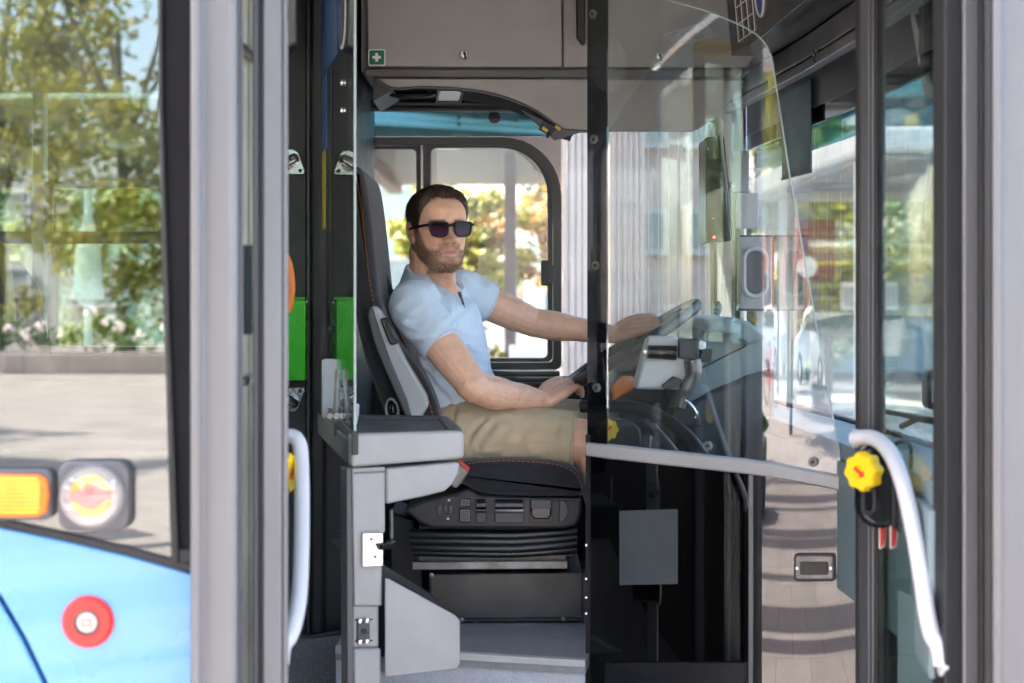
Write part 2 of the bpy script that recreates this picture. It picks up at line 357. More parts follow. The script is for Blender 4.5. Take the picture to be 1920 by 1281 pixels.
O('clip', B().poly([P(452, 704, 2.685), P(469, 702, 2.685), P(474, 710, 2.685), P(468, 722, 2.685), P(452, 724, 2.685)], (0, .01, 0)), M['chrome'], sh, .001)
O('coupling', B().tube([P(451, 88, 2.69), P(476, 112, 2.69)], .009, 10), M['metal_bar'], sh)

# ------------------------------------------------------------------ folding door leaves
def leaf(label, A, Bq, sgn, near_w):
    A = Vector((*A, 0)); Bq = Vector((*Bq, 0)); U = (Bq-A).normalized(); V = Vector((-U.y, U.x, 0))
    if V.x*sgn < 0: V = -V
    W = (Bq-A).length
    t = T('door_leaf', label, 'bus door', (A.x, A.y, .36), 'folding leaves of the front door')
    def bar(name, u0, u1, v0, v1, m, z0=.36, z1=2.36, bev=.003):
        return O(name, B().poly([A+U*u0+V*v0+Vector((0, 0, z0)), A+U*u1+V*v0+Vector((0, 0, z0)), A+U*u1+V*v1+Vector((0, 0, z0)), A+U*u0+V*v1+Vector((0, 0, z0))], (0, 0, z1-z0)), M[m], t, bev)
    h = near_w/2
    lip = .0102 if sgn > 0 else .030
    bar('stile', -.012, .055, -h+.016, h-lip, 'alu'); bar('stile_edge', -.006, .05, -h, -h+.0155, 'alu_dark')
    bar('stile_seal', -.016, .02, -h+.010, -h+.0158, 'rubber'); bar('stile_lip', -.008, .045, h-lip+.0003, h, 'alu_light' if sgn > 0 else 'rubber')
    bar('glass_bead', .0555, .068, -.008, .008, 'rubber')
    bar('glass_bead', W-.062, W-.0505, -.008, .008, 'rubber')
    bar('stile', W-.05, W-.004, -.017, .010, 'alu'); bar('stile_edge', W-.05, W-.004, .0102, .018, 'alu_dark')
    bar('closing_seal', W-.0038, W+.016, -.014, .022, 'rubber', bev=.006)
    bar('rail', .0555, W-.0505, -.016, .016, 'alu', .36, .46); bar('rail', .0555, W-.0505, -.016, .016, 'alu', 2.28, 2.36)
    bar('pane', .0685, W-.0625, -.003, .003, 'glass_leaf', .462, 2.278, 0)
    return t, lambda u, v, z: A+U*u+V*v+Vector((0, 0, z))
lf, LL = leaf('left door leaf folded inward edge-on, white grab rail beside green holder', ((507-960)/F*2.575, 2.575), ((500-960)/F*2.97, 2.97), 1, .058)
rf, RL = leaf('right door leaf folded inward, its glass showing, beside the front post', ((1808-960)/F*2.52, 2.52), ((1628-960)/F*2.98, 2.98), -1, .072)
def rail(t, pts, side):
    g = O('grab_rail', B().tube(smoothpts([P(*p) for p in pts], 6), .0142, 14), M['white'], t)
    for q in (pts[0], pts[-1]):
        O('rail_foot', B().lathe([(.017, -.004), (.017, .006), (.001, .008)], P(*q), (side, 0, 0), 14), M['white'], g)
rail(lf, [(527, 822, 2.93), (546, 818, 2.93), (560, 830, 2.92), (565, 868, 2.90), (566, 980, 2.82), (563, 1090, 2.73), (556, 1150, 2.68), (545, 1190, 2.65), (531, 1212, 2.63), (527, 1246, 2.62)], -1)
rail(rf, [(1602, 822, 2.885), (1636, 821, 2.84), (1668, 848, 2.76), (1692, 905, 2.68), (1711, 985, 2.62), (1727, 1075, 2.57), (1738, 1150, 2.54), (1748, 1192, 2.535), (1760, 1212, 2.53), (1766, 1248, 2.525)], 1)
def knob(parent, c, ax, r=.036, h=.03):
    ax = Vector(ax).normalized(); u = ax.orthogonal().normalized(); v = ax.cross(u); rings = []
    for k, (s, hh) in enumerate(((.92, 0), (1, .003), (1, h-.004), (.9, h), (.35, h), (.30, h-.003))):
        rings.append([c+ax*hh+(u*math.cos(a)+v*math.sin(a))*r*s*(1+.07*math.cos(8*a)) for a in [2*math.pi*i/64 for i in range(64)]])
    k = O('emergency_knob', B().loft(rings), M['yellow'], parent)
    O('knob_arrow', B().poly([c+ax*(h+.0005)+u*x+v*y for x, y in ((-.012, -.003), (.006, -.003), (.006, -.008), (.014, 0), (.006, .008), (.006, .003), (-.012, .003))], ax*.001), M['red'], k)
knob(lf, P(528, 886, 2.90), (.9, -.35, 0), .034, .022)
bdy = O('lock_housing', B().poly([P(x, y, 2.845) for x, y in rr(1612, 832, 1698, 992, 38, 8)], (0, .055, 0)), M['gloss'], rf, .012, seg=3)
O('housing_rim', B().tube([P(x, y, 2.842) for x, y in rr(1676, 828, 1708, 996, 14, 6)], .0035, 8, True), M['rubber'], rf)
O('hand_loop', B().tube([P(x, y, 2.838) for x, y in rr(1619, 915, 1640, 962, 10, 6)], .005, 8, True), M['rubber'], rf)
knob(rf, P(1628, 883, 2.85), (-.75, -.66, 0), .034, .028)
def on_leaf(px, py, off):      # point on the right leaf's glass along a column of the photograph
    a, b_ = RL(0, 0, 0), RL(.4, 0, 0); s = (px-960)/F; k = (b_.x-a.x)/(b_.y-a.y); d = (a.x-k*a.y)/(s-k); return P(px, py, d-off)
O('pale_notice', B().poly([on_leaf(1683, 1105, .006), on_leaf(1751, 1138, .006), on_leaf(1751, 1420, .006), on_leaf(1683, 1380, .006)], (.0008, .0002, 0)), mat('pale_blue_film', (.20, .26, .27), .5), rf)
# red and white lettering low on the right leaf's glass
for q in (1650, 1671):
    for nm, mt, gr, off in (('letter_outline', 'paper', 2.5, .0), ('letter', 'red', 0, -.0012)):
        o = O(nm, B().poly([P(q+x, y, 2.90+off-(q-1650)*.0024) for x, y in [(-gr, 958), (8+gr, 958), (10+gr, 1005), (7+gr, 1022+gr), (0, 1028+gr), (-gr, 1024+gr)]], (0, .001, 0)), M[mt], rf)

# ------------------------------------------------------------------ far side of the bus: walls and windows
dW = 4.97
def fw(name, x0, y0, x1, y1, m, d=dW, th=.05, bev=.004): return O(name, B().poly([P(x0, y0, d), P(x1, y0, d), P(x1, y1, d), P(x0, y1, d)], (0, th, 0)), M[m], bus, bev)
fw('side_wall', -3000, 664, 640, 1400, 'darkgrey'); fw('side_wall', 640.5, 706, 1420, 1400, 'black')
fw('upper_wall', -3000, -60, 560, 172, 'greylight'); fw('upper_wall', 560.5, -60, 1400, 186, 'darkgrey')
fw('window_ledge', -3000, 650, 640, 663.5, 'alu_light', dW-.02, .06)
for x in (-620, -280, 60, 340): fw('window_post', x, 172.5, x+22, 649.5, 'greylight', dW-.02, .05)
for x0, x1 in ((-597, -281), (-257, 59), (83, 339)):
    O('hopper_frame', B().ring([P(x, y, dW-.01) for x, y in ((x0, 340), (x1, 340), (x1, 457), (x0, 457))], [P(x, y, dW-.01) for x, y in ((x0+14, 352), (x1-14, 352), (x1-14, 434), (x0+14, 434))], (0, .03, 0)), M['alu_light'], bus, .002)
    fw('window_pane', x0, 173, x1, 649, 'glass_pass', dW+.022, .005, 0)
fw('window_post', 560, 186.5, 680, 705, 'dark', dW-.01, .06)
def rx(x0, y0, x1, y1, rs, n=9):     # radii: bottom right, bottom left, top left, top right
    out = []
    for (cx, cyy, a0), r in zip(((x1, y1, 0), (x0, y1, 90), (x0, y0, 180), (x1, y0, 270)), rs):
        sx = -1 if a0 in (0, 270) else 1; sy = -1 if a0 in (0, 90) else 1
        for i in range(n+1):
            a = R(a0+90*i/n); out.append((cx+sx*r+r*math.cos(a), cyy+sy*r+r*math.sin(a)))
    return out
d2 = dW-.03
dwin = T('driver_window', 'sliding side window in a rounded dark frame beside the driver', 'window', P(870, 690, d2))
O('outer_frame', B().ring([P(x, y, d2) for x, y in rx(672, 257, 1053, 694, (14, 4, 4, 112))], [P(x, y, d2) for x, y in rx(684, 272, 1036, 679, (10, 3, 3, 98))], (0, .06, 0)), M['frame'], dwin, .003)
O('sliding_frame', B().ring([P(x, y, d2+.012) for x, y in rx(793, 264, 1040, 683, (12, 3, 3, 100))], [P(x, y, d2+.012) for x, y in rx(808, 277, 1026, 671, (10, 10, 12, 88))], (0, .03, 0)), M['frame'], dwin, .003)
O('fixed_frame', B().ring([P(x, y, d2+.035) for x, y in rx(680, 268, 789, 683, (3, 3, 3, 3))], [P(x, y, d2+.035) for x, y in rx(689, 280, 780, 671, (9, 9, 9, 9))], (0, .02, 0)), M['darkgrey'], dwin, .003)
O('pane', B().poly([P(x, y, d2+.026) for x, y in rx(808.5, 277.5, 1025.5, 670.5, (10, 10, 12, 88))], (0, .004, 0)), M['glass_win'], dwin)
O('pane', B().poly([P(x, y, d2+.045) for x, y in rx(689.5, 280.5, 779.5, 670.5, (9, 9, 9, 9))], (0, .004, 0)), M['glass_win'], dwin)
cat_ = O('catch', B().poly([P(x, y, d2-.02) for x, y in rr(1014, 488, 1030, 536, 4)], (0, .02, 0)), M['black'], dwin, .003)
O('catch_plate', B().poly([P(x, y, d2-.006) for x, y in rr(1028, 497, 1040, 530, 3)], (0, .01, 0)), M['frame'], cat_, .002)
fw('window_sill', 684, 696, 1050, 705.5, 'frame', dW-.05, .06); fw('sill_band', 684, 707, 1052, 716, 'darkgrey', dW-.06, .06)
fw('side_shelf', 640, 718, 1110, 726, 'black', dW-.10, .12)
# teal band above the window and the clear quarter glass in front of it
fw('tinted_band', 676, 187, 1075, 256, 'glass_teal', dW+.02, .005, 0)
fw('quarter_glass', 1054, 187, 1338, 704, 'glass_win', dW+.024, .005, 0)
for i in range(15):
    x = 1063+i*19
    O('heating_wire', B().tube([P(x, 240 if i < 4 else 215, dW+.018), P(x+2.5, 700, dW+.018)], .0011, 5), M['wire'], bus)
# front pillar
col('front_pillar', [(1339, 4.92), (1373, 4.86), (1376, 4.90), (1394, 4.80), (1400, 4.98), (1339, 5.01)], 'greylight', z0=.3, z1=2.56)
col('pillar_seal', [(1332, 4.93), (1340, 4.91), (1340, 5.0), (1332, 5.0)], 'rubber', z0=.9, z1=2.5)
col('pillar_gap', [(1373, 4.852), (1377, 4.845), (1377, 4.87), (1373, 4.87)], 'dark', z0=.9, z1=2.5, bev=0)
gp = T('pillar_grip', 'grey pillar plate with an oval recessed hand grip', 'grip', P(1418, 510, 4.7))
O('plate', B().poly([P(x, y, 4.70) for x, y in rr(1388, 444, 1448, 580, 4)], (0, .04, 0)), M['grey'], gp, .003)
O('plate_shadow_gap', B().poly([P(x, y, 4.712) for x, y in rr(1385, 441, 1451, 583, 4)], (0, .03, 0)), M['black'], gp)
O('grip_bowl', B().tube([P(x, y, 4.695) for x, y in rr(1395, 466, 1437, 556, 20, 7)], .007, 8, True), M['greylight'], gp)
O('grip_floor', B().poly([P(x, y, 4.697) for x, y in rr(1397, 468, 1435, 554, 18, 7)], (0, .002, 0)), M['darkgrey'], gp)
pc = T('pillar_cover', 'pair of stepped grey covers on the front pillar behind the monitor', 'cover', P(1400, 430, 4.72))
O('upper_cover', B().poly([P(x, y, 4.72) for x, y in rr(1372, 283, 1405, 360, 2)], (0, .04, 0)), M['grey'], pc, .002)
O('lower_cover', B().poly([P(x, y, 4.715) for x, y in rr(1383, 362, 1422, 428, 2)], (0, .04, 0)), M['greylight'], pc, .002)

# ------------------------------------------------------------------ windscreen, header, dashboard front
HX = [(4.95, .69), (4.5, .73), (4.0, .775), (3.5, .80), (3.0, .815), (2.75, .815), (2.55, .79)]
def strip(name, z0, z1, dx0, dx1, m, parent=bus, dz=0, bev=.003, ys=None):
    b = B(); V = []
    for y, x in (ys or HX): V.append([(x+dx0, y, z0), (x+dx1, y, z0), (x+dx1+dz, y, z1), (x+dx0+dz, y, z1)])
    b.loft(V); return O(name, b, M[m] if isinstance(m, str) else m, parent, bev)
zh = ZC+.638
strip('windscreen_header', zh-.028, zh+.030, -.03, .05, 'alu_dark'); strip('header_tube', zh-.062, zh-.036, -.035, -.005, 'alu')
strip('header_cover', zh-.125, zh-.02, .052, .064, 'darkgrey'); strip('windscreen_border', zh-.17, zh-.121, .055, .065, 'frit')
strip('windscreen_top', zh+.031, CE-.04, -.005, .06, 'dark')
strip('windscreen', ZC-.36, zh-.0, .076, .082, 'glass_clear', bev=0)
strip('windscreen_tint', ZC+.41, zh-.02, .084, .088, 'glass_teal', bev=0)
strip('windscreen_border', ZC-.35, ZC-.30, .066, .074, 'frit')
strip('front_panel', -.02, ZC-.362, .075, .16, 'blue', dz=-.0)
strip('dashboard_shelf', ZC-.345, ZC-.31, -.10, .062, 'teal'); strip('dashboard_front', ZC-.62, ZC-.346, -.11, .05, 'teal', dz=-.0)
strip('dashboard_base', FL, ZC-.621, -.07, .05, 'black')
# destination-display housing above the header
dp = T('display_housing', 'black overhead display housing with white grid and blue round symbol', 'display', (.72, 4.0, zh))
hb = strip('housing', zh+.032, zh+.26, -.14, -.008, 'gloss', dp, dz=-.02, ys=HX[1:6])
def on_house(y, dz): 
    x = itp([(a, b) for a, b in HX[::-1]], y)
    return Vector((x-.142-.02*(dz-.032)/.228, y, zh+dz))
def hline(a, b, r=.0016): O('grid_line', B().tube([on_house(*a), on_house(*b)], r, 6), M['paper'], dp)
for y in (4.22, 4.16, 4.10, 4.04): hline((y, .055), (y, .20))
for z in (.055, .10, .145, .19): hline((4.22, z), (4.04, z))
cb = [on_house(3.96+.045*math.cos(a), .125+.048*math.sin(a)) for a in [2*math.pi*i/28 for i in range(28)]]
O('blue_symbol', B().poly(cb, (-.001, 0, 0)), mat('sign_blue', (.03, .10, .42), .4), dp); O('symbol_rim', B().tube(cb, .004, 6, True), M['paper'], dp)
# roller blinds
sb = T('sun_blind', 'dark teal sun blind lowered at the far windscreen corner', 'blind', P(1493, 330, 4.3))
O('blind_cloth', B().poly([P(1466, 176, 4.42), P(1520, 148, 4.17), P(1520, 322, 4.17), P(1466, 336, 4.42)], (.004, .002, 0)), M['blind'], sb)
O('blind_bar', B().tube([P(1466, 336, 4.42), P(1520, 322, 4.17)], .004, 8), M['black'], sb)
vs_ = T('visor_hook', 'small dark hook on a thin rod under the windscreen header', 'hook', P(1530, 100, 3.9))
O('rod', B().tube([P(1595, 60, 3.62), P(1532, 96, 3.86)], .0022, 6), M['chrome'], vs_); O('hook', B().tube(smoothpts([P(1522, 96, 3.86), P(1527, 104, 3.86), P(1531, 112, 3.86), P(1526, 118, 3.86)], 4), .005, 8), M['black'], vs_)
# mirror arm outside the windscreen
ma = T('mirror_arm', 'slanted grey mirror arm hanging outside the windscreen', 'mirror arm', P(1735, 190, 3.35))
O('arm', B().loft([[P(x, y, d) for x, y, d in q] for q in ([(1688, -80, 3.3), (1722, -80, 3.3), (1722, -80, 3.42), (1688, -80, 3.42)], [(1722, 120, 3.3), (1752, 115, 3.3), (1752, 115, 3.42), (1722, 120, 3.42)], [(1733, 180, 3.3), (1766, 190, 3.3), (1766, 190, 3.42), (1733, 180, 3.42)])]), M['grey'], ma, .01)
for i in range(5): O('vent_slot', B().poly([P(1706+i*9+x, -10+i*36+y, 3.295) for x, y in ((0, 0), (14, 0), (20, 26), (7, 28))], (0, .01, 0)), M['dark'], ma, .001)
mm_ = T('wing_mirror', 'black wing mirror seen low through the right door glass', 'mirror', P(1757, 735, 3.3))
O('mirror_shell', B().poly([P(x, y, 3.3) for x, y in rr(1740, 693, 1800, 770, 14)], (0, .06, 0)), M['black'], mm_, .01)
O('mirror_glass', B().poly([P(x, y, 3.296) for x, y in rr(1747, 702, 1795, 760, 10)], (0, .004, 0)), M['chrome'], mm_)
wp = T('wiper', 'black windscreen wiper lying along the lower edge of the glass', 'wiper', P(1700, 780, 3.5))
O('blade', B().tube([P(1640, 768, 3.65), P(1800, 798, 3.1)], .006, 8), M['black'], wp); O('wiper_arm', B().tube([P(1690, 800, 3.45), P(1720, 785, 3.4), P(1800, 800, 3.1)], .007, 8), M['black'], wp)

# ------------------------------------------------------------------ overhead lockers and fascia above the driver
dL = 4.32
lk = T('overhead_locker', 'warm grey overhead locker with key lock above the driver', 'locker', P(870, 128, dL))
O('carcass', B().box((676-960)/F*dL, .66, dL+.022, 4.96, P(0, 132, dL).z, CE-.045), M['taupe_dark'], lk)
def lockdoor(pts): return O('locker_door', B().poly([P(x, y, dL) for x, y in pts], (0, .02, 0)), M['taupe'], lk, .004)
lockdoor([(686, -110), (1053.5, -110), (1053.5, 126), (690, 125)]); lockdoor([(1056.5, -110), (1422, -110), (1412, 108), (1400, 126), (1056.5, 126)])
O('bottom_rail', B().poly([P(x, y, dL-.004) for x, y in ((684, 129), (1400, 130), (1388, 146), (684, 144))], (0, .06, 0)), M['taupe_dark'], lk, .004)
for x, y in ((870, 102), (1236, 105)):
    c = P(x, y, dL-.001)
    k = O('key_lock', B().lathe([(.0125, 0), (.0125, .004), (.0095, .007), (.001, .0075)], c, n=20), M['chrome'], lk)
    O('key_slot', B().tube([c+Vector((.001, -.008, .004)), c+Vector((.004, -.014, -.006)), c+Vector((.005, -.012, -.016))], .0032, 8), M['dark'], k)
stk = T('locker_label', 'grey printed label on the right locker door', 'label', P(1293, 65, dL)); O('label_sheet', B().poly([P(x, y, dL-.002) for x, y in ((1243, 65), (1318, 42), (1344, 66), (1268, 87))], (0, .001, 0)), mat('grey_label', (.36, .36, .34), .6, var=.3, vs=60), stk)
O('label_border', B().tube([P(x, y, dL-.002) for x, y in ((1243, 65), (1318, 42), (1344, 66), (1268, 87))], .0012, 5, True), M['greylight'], stk)
yst = T('warning_label', 'small yellow rimmed oval label on the right locker door', 'label', P(1337, 92, dL)); ov = [P(1337+39*math.copysign(abs(math.cos(a))**1.3, math.cos(a)), 92+12*math.sin(a), dL-.002) for a in [2*math.pi*i/32 for i in range(32)]]
O('label_sheet', B().poly(ov, (0, .001, 0)), mat('brown_label', (.28, .23, .17), .6), yst); O('label_rim', B().tube(ov, .003, 5, True), mat('dull_yellow', (.45, .36, .08), .5), yst)
sg = T('first_aid_sign', 'small green first aid sign with white cross on the locker', 'sign', P(707, 108, dL))
c = P(706.5, 108, dL)
O('sign_border', B().poly([P(x, y, dL-.002) for x, y in rr(690.5, 92.5, 722.5, 123.5, 4)], (0, .0018, 0)), M['paper'], sg)
O('sign_field', B().poly([P(x, y, dL-.003) for x, y in rr(692.5, 94.5, 720.5, 121.5, 3)], (0, .001, 0)), M['greensign'], sg)
O('white_cross', B().poly([c+Vector((x*.0115, -.0042, z*.0115)) for x, z in ((-.33, -1), (.33, -1), (.33, -.33), (1, -.33), (1, .33), (.33, .33), (.33, 1), (-.33, 1), (-.33, .33), (-1, .33), (-1, -.33), (-.33, -.33))], (0, .001, 0)), M['paper'], sg)
lh = T('pull_bar', 'black vertical pull handle hanging beside the cabin door top', 'handle', P(1088, 60, dL-.05))
O('grip_bar', B().poly([P(x, y, dL-.06) for x, y in ((1080, -110), (1098, -110), (1098, 82), (1092, 84), (1081, 70))], (0, .03, 0)), M['black'], lh, .004)
O('grip_mount', B().poly([P(x, y, dL-.03) for x, y in ((1083, -60), (1095, -60), (1095, 20), (1083, 20))], (0, .03, 0)), M['dark'], lh)
# arched fascia: front skin with an arch cut, soffit behind it
fs = T('arched_fascia', 'warm grey arched fascia below the overhead locker', 'fascia', P(1000, 200, dL))
arch = [(736, 166), (790, 164), (850, 166), (900, 172), (950, 184), (1000, 205), (1040, 232), (1056, 243)]
O('fascia_skin', B().poly([P(x, y, dL+.01) for x, y in [(706, 147), (1396, 150), (1380, 178), (1338, 225), (1300, 246), (1100, 246)]+arch[::-1]], (0, .025, 0)), M['taupe'], fs, .004)
O('arch_trim', B().tube(smoothpts([P(x, y, dL+.008) for x, y in [(706, 148)]+arch+[(1075, 246), (1102, 247)]], 4), .0035, 6), M['darkgrey'], fs)
# soffit under the arch, running back to the wall
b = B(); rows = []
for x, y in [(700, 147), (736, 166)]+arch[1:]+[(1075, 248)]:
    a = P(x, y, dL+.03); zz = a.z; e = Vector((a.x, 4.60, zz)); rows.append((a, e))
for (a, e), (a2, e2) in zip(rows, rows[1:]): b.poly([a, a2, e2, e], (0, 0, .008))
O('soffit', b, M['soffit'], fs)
O('fascia_end', B().poly([P(700, 147, dL+.01), P(706, 147, dL+.01), P(736, 166, dL+.01), P(736, 168, dL+.01), P(700, 190, dL+.01)], (0, .25, 0)), M['dark'], fs)
ld = T('courtesy_lamp', 'small white lamp panel under the arched fascia', 'lamp', P(843, 180, 4.45))
O('lamp_lens', B().poly([P(824, 171, 4.40), P(866, 171, 4.40), P(861, 190, 4.5), P(820, 190, 4.5)], (0, .004, .008)), M['whiteplas'], ld, .003)
O('lamp_rim', B().tube([P(822, 169, 4.40), P(868, 169, 4.40), P(863, 192, 4.5), P(818, 192, 4.5)], .003, 6, True), M['darkgrey'], ld)
sp = T('ceiling_speaker', 'flat oval black speaker ring under the fascia', 'speaker', P(772, 176, 4.42))
O('speaker_ring', B().tube([P(772+42*math.cos(a), 176+6*math.sin(a), 4.42-.05*math.sin(a)) for a in [2*math.pi*i/28 for i in range(28)]], .005, 6, True), M['black'], sp)
O('speaker_grille', B().poly([P(772+30*math.cos(a), 176+4*math.sin(a), 4.42-.03*math.sin(a)) for a in [2*math.pi*i/24 for i in range(24)]], (0, 0, .004)), M['dark'], sp)
rb = T('roller_blind', 'rolled black blind along the top of the driver window', 'blind', P(840, 200, 4.9))
O('blind_roll', B().tube([P(690, 194, 4.84), P(1010, 196, 4.84)], .016, 14), M['black'], rb); O('blind_bar', B().tube([P(690, 206, 4.82), P(1010, 208, 4.82)], .006, 8), M['alu_dark'], rb)
O('pull_tab', B().lathe([(.019, 0), (.019, .006), (.001, .008)], P(927, 221, 4.83), n=18), M['black'], rb); O('pull_neck', B().tube([P(927, 206, 4.835), P(927, 216, 4.835)], .006, 6), M['black'], rb)
mc = T('switch_pod', 'dark pointed switch pod with yellow symbols at the fascia end', 'switch', P(1035, 240, 4.3))
O('pod', B().loft([[P(x, y, d) for x, y in ((975, 205), (1056, 243), (1090, 248), (1040, 264))] for d in (dL+.005, dL+.09)]), M['darkgrey'], mc, .003)
O('rocker', B().obb(P(1026, 241, dL-.003), (.017, 0, -.009), (.007, 0, .013), (0, .005, 0)), M['black'], mc, .002)
for i, (x, y) in enumerate(((1022, 243), (1046, 240))): O('switch_symbol', B().obb(P(x, y, dL-.009), (.007, 0, -.005), (.0025, 0, .0035), (0, .001, 0)), mat('pictogram_yellow', (.55, .36, .03), .5), mc)
O('toggle', B().tube([P(1030, 248, dL-.004), P(1026, 258, dL-.02)], .0035, 6), M['black'], mc)

# ------------------------------------------------------------------ bulkhead and glass screen behind the driver
bk = T('bulkhead', 'black bulkhead panel behind the driver seat with grey edge strip', 'panel', P(570, 1190, 4.1))
def bkp(name, pts, d, th, m, bev=.003): return O(name, B().poly([P(x, y, d) for x, y in pts], (0, th, 0)), M[m], bk, bev)
bkp('panel', [(430, -120), (574, -120), (574, 1192), (430, 1192)], 4.10, .03, 'dark')
bkp('edge_strip', [(574.5, -120), (582, -120), (582, 1192), (574.5, 1192)], 4.09, .04, 'darkgrey')
bkp('corner_post', [(582.5, -120), (606, -120), (606, 1190), (582.5, 1192)], 4.07, .10, 'rubber', .008)
bkp('return_wall', [(606, 780), (664, 780), (664, 1170), (606, 1180)], 4.2, .03, 'dark')
bkp('skirting', [(480, 1194), (582, 1196), (648, 1186), (648, 1700), (480, 1700)], 4.06, .05, 'speck', .006)
bkp('cap_strip', [(480, 1190), (582, 1192), (648, 1182), (648, 1187), (582, 1197), (480, 1195)], 4.055, .02, 'darkgrey', .002)
O('rear_bulkhead', B().box(-.62, -.435, 4.14, 4.95, FL, CE-.05), M['dark'], bk)
def flange(label, cy_, up):
    t = T('rail_flange', label, 'bracket', P(552, cy_, 4.09))
    s = 1 if up else -1
    O('plate', B().poly([P(552+x, cy_+s*y, 4.088) for x, y in ((-20, -22), (-8, -26), (2, -24), (8, -18), (20, 16), (18, 22), (-20, 22))], (0, .006, 0)), M['chrome'], t, .002)
    O('rail_stub', B().tube([P(530, cy_+s*6, 4.06), P(545, cy_-s*4, 4.07), P(552, cy_-s*8, 4.085)], .014, 12), M['chrome'], t)
    O('screw', B().lathe([(.005, 0), (.005, .003), (.001, .004)], P(563, cy_+s*15, 4.087), n=10), M['dark'], t)
flange('upper triangular steel rail flange on the black bulkhead', 305, True); flange('lower triangular steel rail flange under the green holder', 748, False)
gh = T('leaflet_holder', 'bright green plastic leaflet holder on the black bulkhead', 'holder', P(548, 715, 4.05))
O('holder_body', B().poly([P(x, y, 4.035) for x, y in ((500, 562), (570, 562), (573, 566), (572, 714), (500, 714))], (0, .05, 0)), M['green'], gh, .012, seg=3)
O('holder_back', B().poly([P(x, y, 4.08) for x, y in ((500, 557), (571, 557), (574, 562), (574, 600), (500, 600))], (0, .008, 0)), M['green'], gh, .002)
O('rivet', B().lathe([(.006, 0), (.005, .004), (.001, .005)], P(573, 567, 4.07), n=12), M['chrome'], gh)
og = T('grab_loop', 'orange curved grab handle beside the green holder', 'handle', P(530, 600, 3.7))
O('handle_loop', B().tube(smoothpts([P(520, 600, 3.7), P(540, 578, 3.7), P(546, 545, 3.7), P(543, 505, 3.7), P(535, 482, 3.7), P(518, 470, 3.7)], 5), .010, 10), M['orange'], og)
gb = T('grey_box', 'small grey equipment box high on the bulkhead', 'box', P(540, 88, 4.0)); O('box_body', B().poly([P(x, y, 4.0) for x, y in ((480, -120), (558, -120), (558, 82), (540, 90), (480, 90))], (0, .09, 0)), M['darkgrey'], gb, .005); O('box_lid', B().poly([P(x, y, 3.99) for x, y in ((484, -120), (555, -120), (555, 78), (538, 86), (484, 86))], (0, .012, 0)), M['grey'], gb, .004)
# the screen: a slanted sheet from the tray's near corner to the bulkhead
NX, NY, FX, FY = -.329, 3.25, -.4905, 4.03
gs = T('glass_screen', 'clear glass screen with blue and yellow stickers beside the seat', 'glass screen', (NX, NY, ZC-.29))
SU = Vector((FX-NX, FY-NY, 0)); SL = SU.length; SU.normalize(); SV = Vector((SU.y, -SU.x, 0))    # SV points to the right face
def scr(u, z, v=0): return Vector((NX, NY, ZC+z))+SU*u+SV*v
def usc(d): return (d-NY)/(FY-NY)*SL
O('sheet', B().poly([scr(.004, -.28), scr(SL, -.28), scr(SL, .93), scr(.004, .93)], SV*.006), M['glass_clear'], gs)
O('polished_edge', B().poly([scr(-.0, -.285, .0005), scr(.0035, -.285, .0005), scr(.0035, .93, .0005), scr(-.0, .93, .0005)], SV*.005), M['glass_edge'], gs)
O('edge_channel', B().poly([scr(-.001, -.325, -.004), scr(SL, -.325, -.004), scr(SL, -.262, -.004), scr(-.001, -.275, -.004)], SV*.014), M['dark'], gs, .002)
def sticker(n, d0, d1, z0, z1, m, z0b=None): O(n, B().poly([scr(usc(d0), z0, -.0015), scr(usc(d1), z0, -.0015), scr(usc(d1), z1, -.0015), scr(usc(d0), z1, -.0015)], SV*.001), M[m], gs)
sticker('blue_notice', 3.60, 4.01, .565, .90, 'bluesign'); sticker('blue_notice', 3.88, 4.01, .375, .560, 'bluesign'); sticker('yellow_notice', 3.92, 4.01, .175, .372, 'yellowsign')
for r0, m_, k in ((.078, 'paper', -.0015), (.070, 'purplesign', -.003)):
    O('round_symbol', B().poly([scr(usc(3.49)+r0*math.cos(a), .635+r0*math.sin(a), k) for a in [2*math.pi*i/28 for i in range(28)]], SV*.001), M[m_], gs)
for y in (155, 207): O('bolt', B().lathe([(.007, 0), (.007, .004), (.003, .005), (.003, .002)], scr(usc(3.47), (HZ-y)/F*3.47, -.001), -SV, 14), M['chrome'], gs)
O('dark_bolt', B().lathe([(.009, 0), (.008, .006), (.001, .007)], scr(usc(3.74), (HZ-618)/F*3.74, -.001), -SV, 14), M['black'], gs)
cl = T('screen_clamp', 'steel clamp screw holding the screen above the tray', 'clamp', P(632, 815, 3.5))
O('clamp_bar', B().tube([P(633, 694, 3.52), P(629, 778, 3.50), P(628, 818, 3.50)], [.006, .007, .004], 8), M['metal_bar'], cl); O('wing_nut', B().tube([P(619, 780, 3.5), P(643, 780, 3.5)], .004, 8), M['chrome'], cl)
for x in (619, 643, 631): O('nut', B().lathe([(.007, -.003), (.008, 0), (.007, .004)], P(x, 780, 3.497), n=12), M['chrome'], cl)
wb = T('white_reader', 'white card reader box standing behind the glass screen', 'reader', P(622, 790, 3.85)); O('reader_body', B().poly([P(x, y, 3.8) for x, y in ((603, 674), (625, 674), (636, 678), (640, 785), (603, 785))], (0, .05, 0)), M['whiteplas'], wb, .005)
O('reader_clip', B().poly([P(x, y, 3.6) for x, y in ((664, 758), (672, 758), (672, 776), (668, 800), (662, 800))], (0, .02, 0)), M['whiteplas'], wb, .002)

